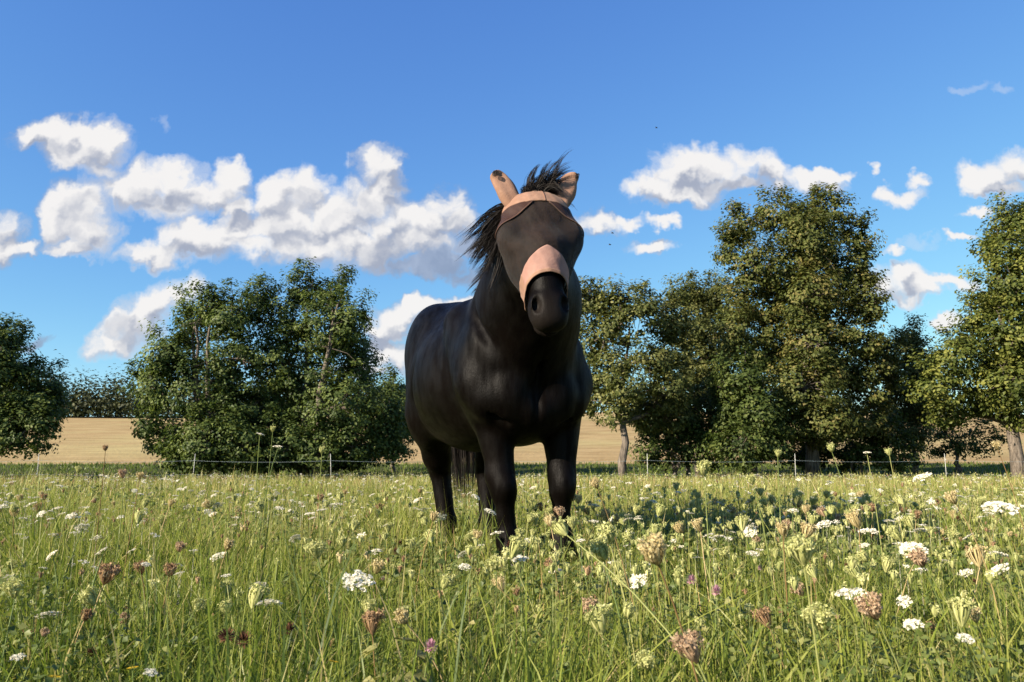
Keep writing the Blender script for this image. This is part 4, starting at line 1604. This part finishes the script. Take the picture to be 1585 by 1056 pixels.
def proto_ball(rng, R=.011, n=70, up=1.1):
    V, T, A, M = [], [], [], []
    for k in range(n):
        z = 1 - 1.75 * (k + .5) / n
        a = k * 2.39996
        r = math.sqrt(max(0, 1 - z * z))
        d = np.array([math.cos(a) * r, math.sin(a) * r, z])
        c = d * R * np.array([1, 1, up])
        s = np.cross(d, [0.1, .2, 1])
        s /= np.linalg.norm(s) + 1e-9
        tip = c + d * R * .45 + np.array([0, 0, R * .25]) + rng.normal(size=3) * R * .08
        i = len(V)
        V.extend([c * .55 - s * R * .16, c * .55 + s * R * .16, tip + s * R * .10, tip - s * R * .10])
        T.extend([(i, i + 1, i + 2), (i, i + 2, i + 3)])
        A.extend([rng.random()] * 4)
        M.extend([0, 0])
    V = np.array(V) + np.array([0, 0, R])
    return V, np.array(T), np.array(A), np.array(M)


def proto_daisy(rng, R=.012, n=12):
    V, T, A, M = [], [], [], []
    for k in range(n):
        a = 2 * PI * k / n + rng.normal(0, .05)
        d = np.array([math.cos(a), math.sin(a), 0])
        s = np.array([-d[1], d[0], 0])
        i = len(V)
        V.extend([d * .002 + [0, 0, .002], d * R * .6 - s * R * .22 + [0, 0, .004], d * R + [0, 0, .003], d * R * .6 + s * R * .22 + [0, 0, .004]])
        T.extend([(i, i + 1, i + 2), (i, i + 2, i + 3)])
        A.extend([rng.random()] * 4)
        M.extend([0, 0])
    return np.array(V), np.array(T), np.array(A), np.array(M)


def head_mesh(name, pr, mats):
    V, T, A, M = pr
    return mesh_np(name, V, T, [3] * len(T), mats, M, {'rnd': A}, False)


_r = np.random.default_rng(77)
UMBELS = [head_mesh('umbel', proto_umbel(_r, .036, 24 + 2 * k, 9, .12 + .1 * k), [PETAL, STEMG]) for k in range(4)]
NESTS = {key: [head_mesh('seed_head', proto_nest(_r, .020, .036 + .004 * k, 46 if key != 'green' else 38, 8, .74 + .15 * k, .0023, 12 if key == 'green' else 0), [m, STEMG]) for k in range(3)]
         for key, m in (('green', NEST_G), ('brown', NEST_B), ('tan', NEST_T), ('red', NEST_R))}
CLOVER = [head_mesh('clover_head', proto_ball(_r), [PINK])]
DEADC = [head_mesh('clover_head', proto_ball(_r, .010, 60, .95), [DEAD])]
DAISY = [head_mesh('flower_head', proto_daisy(_r), [YELL])]


def plant(name, head_name, hmesh, head, base, size, label, cat, group, stem_mat, rng, stem_r=.0016, tilt=.25, leafy=True, bow=None):
    """one plant: a curved stem from base to head (world points), flower head on top, a few narrow leaves"""
    head, base = Vector(head), Vector(base)
    root = empty(name, base)
    tag(root, label, cat, group)
    g = Geo()
    d = head - base
    ctrl = bow if bow is not None else Vector((d.x * .30, d.y * .30, d.z * .62)) + Vector((rng.normal(0, .012), rng.normal(0, .012), 0))
    pts, rad = [], []
    for k in range(8):
        f = k / 7
        p = ctrl * 2 * f * (1 - f) + d * f * f
        pts.append(p)
        rad.append(stem_r * (1.35 - .55 * f))
    g.tube(pts, rad, 5, cap=False, rnd=float(rng.random()))
    stem = link('stem', g.mesh('stem', [stem_mat]), root)
    tdir = (pts[-1] - pts[-2]).normalized()
    up = (tdir * (1 - tilt) + Vector((rng.normal(0, .5) * tilt, rng.normal(-.2, .5) * tilt, tilt))).normalized()
    h = link(head_name, hmesh, root)
    q = up.to_track_quat('Z', 'Y')
    from mathutils import Quaternion
    h.rotation_mode = 'QUATERNION'
    h.rotation_quaternion = q @ Quaternion((0, 0, 1), float(rng.random() * 6.28))
    h.location = d
    h.scale = (size, size, size)
    return root, stem, h


STEMS_CACHE = {}


def quick_plant(name, head_name, hmesh, x, y, hgt, size, label, cat, group, stem_mat, rng, stem_r=.0015, tilt=.3):
    """repeat of a plant from a small stock of stems: an Empty, a shared stem mesh and a shared head mesh"""
    key = (stem_mat.name, int(rng.integers(0, 6)))
    if key not in STEMS_CACHE:
        g = Geo()
        bx, by = rng.normal(0, .16), rng.normal(0, .16)
        pts = [(bx * f ** 1.6, by * f ** 1.6, f) for f in np.linspace(0, 1, 7)]
        g.tube(pts, [stem_r * (1.35 - .55 * f) / .28 for f in np.linspace(0, 1, 7)], 5, cap=False, rnd=float(rng.random()))
        # stretched by the plant's height, so the radius is given for a plant 0.28 m high
        STEMS_CACHE[key] = (g.mesh('stem', [stem_mat]), (bx, by))
    me, (bx, by) = STEMS_CACHE[key]
    z = float(gz(x, y))
    root = empty(name, (x, y, z))
    tag(root, label, cat, group)
    rz = float(rng.random() * 6.28)
    from mathutils import Quaternion
    root.rotation_mode = 'QUATERNION'
    root.rotation_quaternion = Quaternion((0, 1, 0), float(rng.normal(-.13, .13))) @ Quaternion((0, 0, 1), rz)
    s = link('stem', me, root)
    s.scale = (hgt, hgt, hgt)
    h = link(head_name, hmesh, root)
    h.location = (bx * hgt, by * hgt, hgt * .998)
    h.rotation_euler = (float(rng.normal(0, tilt)), float(rng.normal(0, tilt)), float(rng.random() * 6.28))
    h.scale = (size, size, size * float(rng.uniform(.85, 1.15)))
    return root


def hero(px, py, Y, base_px=None, base_dy=0.0):
    """head where the photo has it at distance Y, foot on the ground below (or below another column of the picture)"""
    p = at(px, py, Y)
    bx = p.x if base_px is None else (base_px - 792.5) / F / CP * (Y + base_dy)
    by = Y + base_dy
    return p, Vector((bx, by, float(gz(bx, by)) - .01))


def build_heroes():
    rng = np.random.default_rng(99)
    W = 'wild_carrot'
    whites = [  # px, py, Y, width px, foot px, label
        (553, 897, 1.70, 55, 560, 'largest white umbel left of the horse, in the grass below its hooves'),
        (1318, 917, 1.75, 52, 1330, 'broad white double umbel low in the grass at the right'),
        (1413, 847, 2.0, 46, 1440, 'wide white umbel beside a reddish seed head, right'),
        (1276, 809, 2.6, 30, 1300, 'white umbel just above the large blurred green seed head'),
        (1344, 822, 2.7, 31, 1360, 'white tilted umbel right of the large blurred green seed head'),
        (1550, 880, 2.1, 42, 1560, 'white umbel leaning at the right picture edge'),
        (1547, 783, 1.8, 56, 1575, 'large pale umbel seen side-on by the right picture edge'),
        (1493, 985, 1.35, 28, 1500, 'small white umbel at the lower right'),
        (1430, 738, 2.6, 34, 1470, 'white umbel standing against the fence post at the right'),
        (1400, 928, 2.0, 26, 1410, 'small white umbel right of the broad double umbel'),
        (1414, 964, 1.5, 33, 1420, 'thin white umbel below the broad double umbel'),
        (861, 882, 2.5, 27, 870, 'white umbel right below the left foreleg of the horse'),
        (988, 897, 2.1, 40, 1000, 'flat white umbel below the big tan seed head'),
        (804, 864, 2.6, 32, 810, 'pale umbel right in front of the forelegs'),
        (735, 768, 3.0, 17, 700, 'small white umbel in front of the hind legs, the upper one'),
        (757, 790, 2.8, 24, 735, 'flat white umbel in front of the hind legs, the lower one'),
        (232, 1040, 1.22, 23, 235, 'small white umbel at the bottom edge, left'),
        (28, 1016, 1.35, 24, 30, 'small white umbel in the bottom left corner'),
        (340, 859, 2.7, 28, 345, 'white umbel right of the brown seed heads at the left'),
        (582, 852, 3.0, 26, 590, 'white umbel midway between the left seed heads and the hooves'),
        (402, 672, 3.4, 15, 412, 'tall white umbel against the dark oak, the higher one'),
        (430, 691, 3.3, 17, 415, 'tall white umbel against the dark oak, the lower one'),
        (1342, 700, 2.9, 14, 1345, 'tall pale umbel against the trunk of the tallest tree'),
    ]
    for i, (px, py, Y, w, fx, lab) in enumerate(whites):
        h, b = hero(px, py, Y, fx, .05)
        size = w * Y / F / .090
        plant(W, 'umbel', UMBELS[i % 4], h - Vector((0, 0, .02 * size)), b, size, lab, 'flower', None, STEMG, rng, .0017, .35)
    nests = [  # px, py (middle), Y, width px, height px, colour, foot px, foot dY, label
        (878, 806, 1.5, 31, 46, 'green', 1150, -.25, 'tall green seed head leaning on a long bent stem in front of the left foreleg'),
        (1020, 846, 1.0, 46, 62, 'tan', 1110, .05, 'large straw coloured seed head right of the forelegs'),
        (1245, 853, 1.1, 42, 50, 'green', 1255, .05, 'largest green seed head, right of centre'),
        (1260, 948, 1.45, 26, 34, 'green', 1275, .05, 'yellow green seed head below the largest green one'),
        (1080, 1003, 1.0, 46, 48, 'red', 1130, .03, 'reddish brown cup shaped seed head at the bottom edge'),
        (1006, 1018, 1.25, 27, 40, 'green', 1015, .05, 'oval green seed head at the bottom edge, right of centre'),
        (1430, 862, 1.6, 30, 30, 'red', 1475, .05, 'reddish seed head under the wide white umbel'),
        (925, 742, 1.9, 17, 30, 'tan', 990, .1, 'tan seed head beside the left foreleg with a slanting stalk'),
        (1358, 942, 1.25, 36, 36, 'red', 1400, .05, 'greyish pink fuzzy seed head below the broad double umbel'),
        (630, 946, 1.45, 26, 40, 'tan', 720, .05, 'tan seed head leaning left, below the hind legs'),
        (670, 798, 2.4, 15, 20, 'tan', 645, .05, 'small tan seed head left of the hind legs'),
        (219, 876, 2.0, 19, 28, 'brown', 252, .05, 'brown seed head, left one of the tall trio at the left'),
        (262, 880, 2.0, 23, 26, 'brown', 276, .05, 'brown seed head, middle one of the tall trio at the left'),
        (277, 840, 2.1, 16, 30, 'red', 280, .05, 'rust tipped seed head, highest of the tall trio at the left'),
        (160, 893, 1.9, 30, 26, 'brown', 178, .05, 'wide open brown seed head left of the tall trio'),
        (350, 840, 2.4, 19, 24, 'tan', 345, .05, 'tan seed head right of the tall trio'),
        (223, 936, 1.9, 16, 22, 'green', 230, .05, 'small green seed head under the tall trio, left one'),
        (300, 936, 1.9, 19, 24, 'green', 296, .05, 'small green seed head under the tall trio, right one'),
        (130, 950, 1.65, 21, 24, 'brown', 150, .05, 'brown seed head low at the left, near the picture edge'),
        (190, 952, 1.75, 17, 26, 'red', 196, .05, 'pinkish brown seed head low at the left'),
        (66, 978, 1.4, 12, 16, 'red', 70, .05, 'small rusty seed head at the far left'),
        (1288, 693, 2.5, 15, 15, 'green', 1318, .05, 'round green seed head standing against the tallest tree'),
        (1377, 700, 2.7, 12, 13, 'green', 1375, .05, 'small green seed head standing against the plum tree shade'),
        (1545, 690, 2.7, 13, 15, 'tan', 1570, .05, 'tan seed head standing against the right edge tree'),
        (498, 695, 3.0, 12, 15, 'green', 512, .05, 'green seed head standing against the right oak of the pair'),
        (422, 664, 3.3, 10, 11, 'green', 416, .05, 'smallest green seed head standing highest against the dark oak'),
        (120, 727, 2.7, 10, 12, 'green', 118, .05, 'small green seed head standing over the left meadow edge'),
        (163, 692, 2.9, 10, 13, 'brown', 172, .05, 'highest brown seed head against the tan field at the left'),
        (190, 733, 2.6, 14, 16, 'red', 196, .05, 'rusty seed head below the tan field at the left'),
        (216, 737, 2.7, 11, 13, 'tan', 214, .05, 'small tan seed head between the left edge oak and the pair'),
        (1165, 742, 2.3, 18, 18, 'green', 1180, .05, 'green seed head at the foot of the sunlit bush'),
        (1480, 770, 2.0, 20, 22, 'tan', 1510, .05, 'tan seed head left of the large pale umbel'),
        (1090, 727, 2.1, 22, 22, 'green', 1085, .05, 'green seed head in front of the dark bush'),
        (1204, 700, 2.4, 13, 16, 'green', 1200, .05, 'green seed head standing against the sunlit bush'),
    ]
    for i, (px, py, Y, w, hh, c, fx, dy, lab) in enumerate(nests):
        size = w * Y / F / .044
        h, b = hero(px, py + hh * .5, Y, fx, dy)
        sm = STALK if c in ('brown', 'tan') else STEMG
        plant('carrot_seed_head', 'seed_head', NESTS[c][i % 3], h, b, size, lab, 'seed head', None, sm, rng, .0014, .1)
    for i, (px, py, Y, lab) in enumerate([(1110, 922, 1.7, 'pink clover flower head right of centre, right one of the pair'), (1070, 905, 1.8, 'pink clover flower head right of centre, left one of the pair'),
                                          (665, 1010, 1.35, 'single pink clover flower head at the bottom, left of centre')]):
        h, b = hero(px, py, Y)
        plant('red_clover', 'clover_head', CLOVER[0], h, b, .75, lab, 'flower', None, STEMG, rng, .0013, .2)
    for i, (px, py, Y, lab) in enumerate([(375, 1002, 1.3, 'dark brown dead clover head at the lower left, larger one'), (446, 985, 1.5, 'dark brown dead clover head at the lower left, right hand one'),
                                          (352, 993, 1.4, 'brown dead clover head at the lower left, paler one')]):
        h, b = hero(px, py, Y)
        plant('dead_clover', 'clover_head', DEADC[0], h, b, 1.0, lab, 'flower', None, STEMG, rng, .0013, .2)
    for i, (px, py, Y, lab) in enumerate([(84, 1050, 1.15, 'yellow flower at the bottom edge, left one'), (205, 1036, 1.25, 'yellow flower at the bottom edge, right one'), (515, 1026, 1.3, 'tiny yellow flower at the bottom, left of centre')]):
        h, b = hero(px, py, Y)
        plant('hawkbit', 'flower_head', DAISY[0], h, b, .8, lab, 'flower', None, STEMG, rng, .0012, .2)
    # broad palmate leaf plant at the bottom
    root = empty('leafy_herb', (0, 0, 0))
    hx, hb = hero(612, 1000, 1.35)
    root.location = hb
    tag(root, 'light green herb with broad lobed leaves at the bottom, left of centre', 'plant')
    for k in range(7):
        a = k * 2.4 + .4
        c = (hx - hb) * rng.uniform(.75, 1.05) + Vector((math.cos(a) * .035, math.sin(a) * .035, 0))
        g = Geo()
        g.tube([(0, 0, 0), tuple(c * .55 + Vector((0, 0, .02))), tuple(c)], [.0013, .0011, .0008], 5, mat=0)
        n = Vector((math.cos(a) * .5, math.sin(a) * .5 - .35, 1)).normalized()
        t = (Vector((math.cos(a), math.sin(a), .15)) - n * Vector((math.cos(a), math.sin(a), .15)).dot(n)).normalized()
        s = n.cross(t)
        for lobe in (-.95, -.45, 0, .45, .95):
            dr = t * math.cos(lobe) + s * math.sin(lobe)
            pr = n.cross(dr)
            ln = .038 * (1.1 - .35 * abs(lobe))
            g.add([c, c + dr * ln * .5 - pr * ln * .24 + n * .003, c + dr * ln - n * .003, c + dr * ln * .5 + pr * ln * .24 + n * .003], [(0, 1, 2), (0, 2, 3)], 0, .9)
        link('leaf', g.mesh('leaf', [FORB], False), root)


build_heroes()


def build_scattered():
    rng = np.random.default_rng(123)

    def spots(n, y0, y1, wfn, clear=True):
        out = []
        while len(out) < n:
            x, y = scatter(400, y0, y1, rng, .3)
            for a, b in zip(x, y):
                if rng.random() > wfn(a, b):
                    continue
                l_ = loc_h((a, b, 0))
                if -.85 < l_.x < .72 and abs(l_.y) < .36:
                    continue
                out.append((float(a), float(b)))
                if len(out) == n:
                    break
        return out

    def zone(x, y):
        px = project((x, y, .25))[0]
        col = ('at the far left', 'left of the horse', 'in front of the horse', 'right of the horse', 'at the far right')[int(np.digitize(px, [280, 640, 920, 1250]))]
        row = ('in the nearest grass', 'midway to the hooves', 'level with the horse', 'in the far grass')[int(np.digitize(y, [2.1, 3.1, 4.6]))]
        return row + ' ' + col

    right = lambda x, y: .30 + .55 * np.clip(.5 + x / y * 1.0, 0, 1)
    for (x, y) in spots(275, 1.7, 7.0, lambda a, b: max(.04, 1.6 * patch(a, b, 1.9, 3.0) - .55)):
        quick_plant('wild_carrot', 'umbel', UMBELS[int(rng.integers(0, 4))], x, y, float(rng.uniform(.19, .34)), float(rng.uniform(.28, .75)),
                    'small white wild carrot umbel ' + zone(x, y), 'flower', 'small white umbels ' + zone(x, y), STEMG, rng)
    labs = {'green': 'green', 'tan': 'straw coloured', 'brown': 'brown', 'red': 'rusty'}
    for (x, y) in spots(275, 1.45, 5.6, lambda a, b: right(a, b)):
        c = rng.choice(['green', 'tan', 'brown', 'red'], p=[.68, .18, .08, .06])
        quick_plant('carrot_seed_head', 'seed_head', NESTS[c][int(rng.integers(0, 3))], x, y, float(rng.uniform(.17, .33)), float(rng.uniform(.7, 1.25)),
                    'small %s wild carrot seed head ' % labs[c] + zone(x, y), 'seed head', 'small %s seed heads ' % labs[c] + zone(x, y), STALK if c in ('brown', 'tan') else STEMG, rng)
    for (x, y) in spots(12, 1.9, 4.5, lambda a, b: right(a, b)):
        quick_plant('red_clover', 'clover_head', CLOVER[0], x, y, float(rng.uniform(.10, .17)), float(rng.uniform(.45, .75)),
                    'small pink clover head ' + zone(x, y), 'flower', 'small pink clover heads ' + zone(x, y), STEMG, rng)
    for (x, y) in spots(40, 1.4, 4.5, lambda a, b: .6):
        quick_plant('dead_clover', 'clover_head', DEADC[0], x, y, float(rng.uniform(.13, .22)), float(rng.uniform(.6, 1.0)),
                    'small dark brown dead clover head ' + zone(x, y), 'flower', 'small dead clover heads ' + zone(x, y), STEMG, rng)
    # beyond: past the count of single plants, the rest of the meadow's flowers as masses
    def mass(name, mat, protos, n, y0, y1, s0, s1, h0, h1, label, cat, wfn):
        parts = []
        pts = spots(n, y0, y1, wfn)
        for (x, y) in pts:
            V, T, A, M = protos[int(rng.integers(0, len(protos)))]
            s = rng.uniform(s0, s1)
            z = float(gz(x, y)) + rng.uniform(h0, h1)
            a = rng.random() * 6.28
            ca, sa = math.cos(a), math.sin(a)
            tx, ty = rng.normal(0, .25, 2)
            Q = np.stack([V[:, 0] * ca - V[:, 1] * sa, V[:, 0] * sa + V[:, 1] * ca, V[:, 2] + V[:, 0] * tx + V[:, 1] * ty], 1) * s + np.array([x, y, z])
            parts.append((Q, T, np.clip(A + rng.normal(0, .15), 0, 1)))
            w = .0016 * max(1, y / 7)
            zz = float(gz(x, y))
            S = np.array([[x - w, y, zz], [x + w, y, zz], [x, y, z + .004]])
            parts.append((S, np.array([[0, 1, 2]]), np.full(3, .3)))
        o = merged(name, parts, mat, label, cat)

    lowU = []
    for k in range(3):
        V, T, A, M = proto_umbel(_r, .036, 9, 3, .15, .0085)
        lowU.append((V, T, A, M))
    lowN = []
    for k in range(3):
        V, T, A, M = proto_nest(_r, .019, .042, 5, 3, .8, .005, 4)
        lowN.append((V, T, A, M))
    midN = [proto_nest(_r, .019, .040, 10, 3, .8 + .1 * k, .004, 5) for k in range(3)]
    mass('small_green_heads', NEST_G, midN, 1050, 1.7, 5.5, .30, .72, .12, .30, 'small pale green seed heads too many to count among the grass', 'flowers', lambda a, b: float(np.clip(.12 + .9 * (.5 + a / b), .05, 1)) * patch(a, b, 1.5, 4.0) * 1.4)
    mass('small_brown_heads', NEST_B, midN, 330, 1.7, 5.5, .25, .55, .10, .26, 'small brown seed heads too many to count among the grass', 'flowers', lambda a, b: .25 + .6 * patch(a, b, 1.8, 2.0))
    midU = [proto_umbel(_r, .036, 11, 5, .15, .006) for k in range(2)]
    mass('small_white_umbels', PETAL, midU, 400, 2.2, 7.0, .25, .5, .15, .30, 'small white umbels too many to count among the grass', 'flowers', lambda a, b: max(.02, 1.7 * patch(a, b, 1.4, 6.0) - .6))
    mass('distant_white_umbels', PETAL, lowU, 850, 6.5, 24, .45, .95, .19, .33, 'white umbels too many to count in the far meadow', 'flowers', lambda a, b: .3 + .6 * patch(a, b, .7, 1.0))
    mass('distant_seed_heads', NEST_G, lowN, 1450, 4.5, 24, .6, 1.2, .17, .33, 'pale green seed heads too many to count in the far meadow', 'flowers', lambda a, b: right(a, b))
    mass('distant_brown_heads', NEST_B, lowN, 380, 5.0, 24, .5, 1.0, .16, .32, 'brown seed heads too many to count in the far meadow', 'flowers', lambda a, b: .6)
    mass('small_tan_heads', NEST_T, lowN, 520, 2.2, 24, .35, .8, .12, .30, 'small straw coloured seed heads too many to count in the meadow', 'flowers', lambda a, b: .6)


build_scattered()


# ------------------------------------------------------------------ flies in the air
def build_flies():
    m, nt, bs, _ = material('fly_body')
    setin(nt, bs, 'Base Color', (.012, .012, .014))
    for px, py, Y, lab in ((1016, 198, 2.6, 'tiny dark fly high in the blue sky right of the horse'), (948, 361, 2.4, 'tiny dark fly beside the mask, upper one'), (944, 379, 2.4, 'tiny dark fly beside the mask, lower one')):
        p = at(px, py, Y)
        root = empty('fly', p)
        tag(root, lab, 'fly')
        g = Geo()
        g.tube([(-.004, 0, 0), (-.002, 0, .0005), (.001, 0, .0006), (.003, 0, 0), (.0042, 0, -.0003)], [.0005, .0016, .0018, .0014, .0006], 8)
        link('body', g.mesh('body', [m]), root)
        for s in (-1, 1):
            g = Geo()
            g.add([(.001, 0, .0016), (-.001, s * .003, .0026), (-.004, s * .0042, .003), (-.003, s * .0015, .0022)], [(0, 1, 2, 3)])
            link('wing', g.mesh('wing', [m]), root)


build_flies()
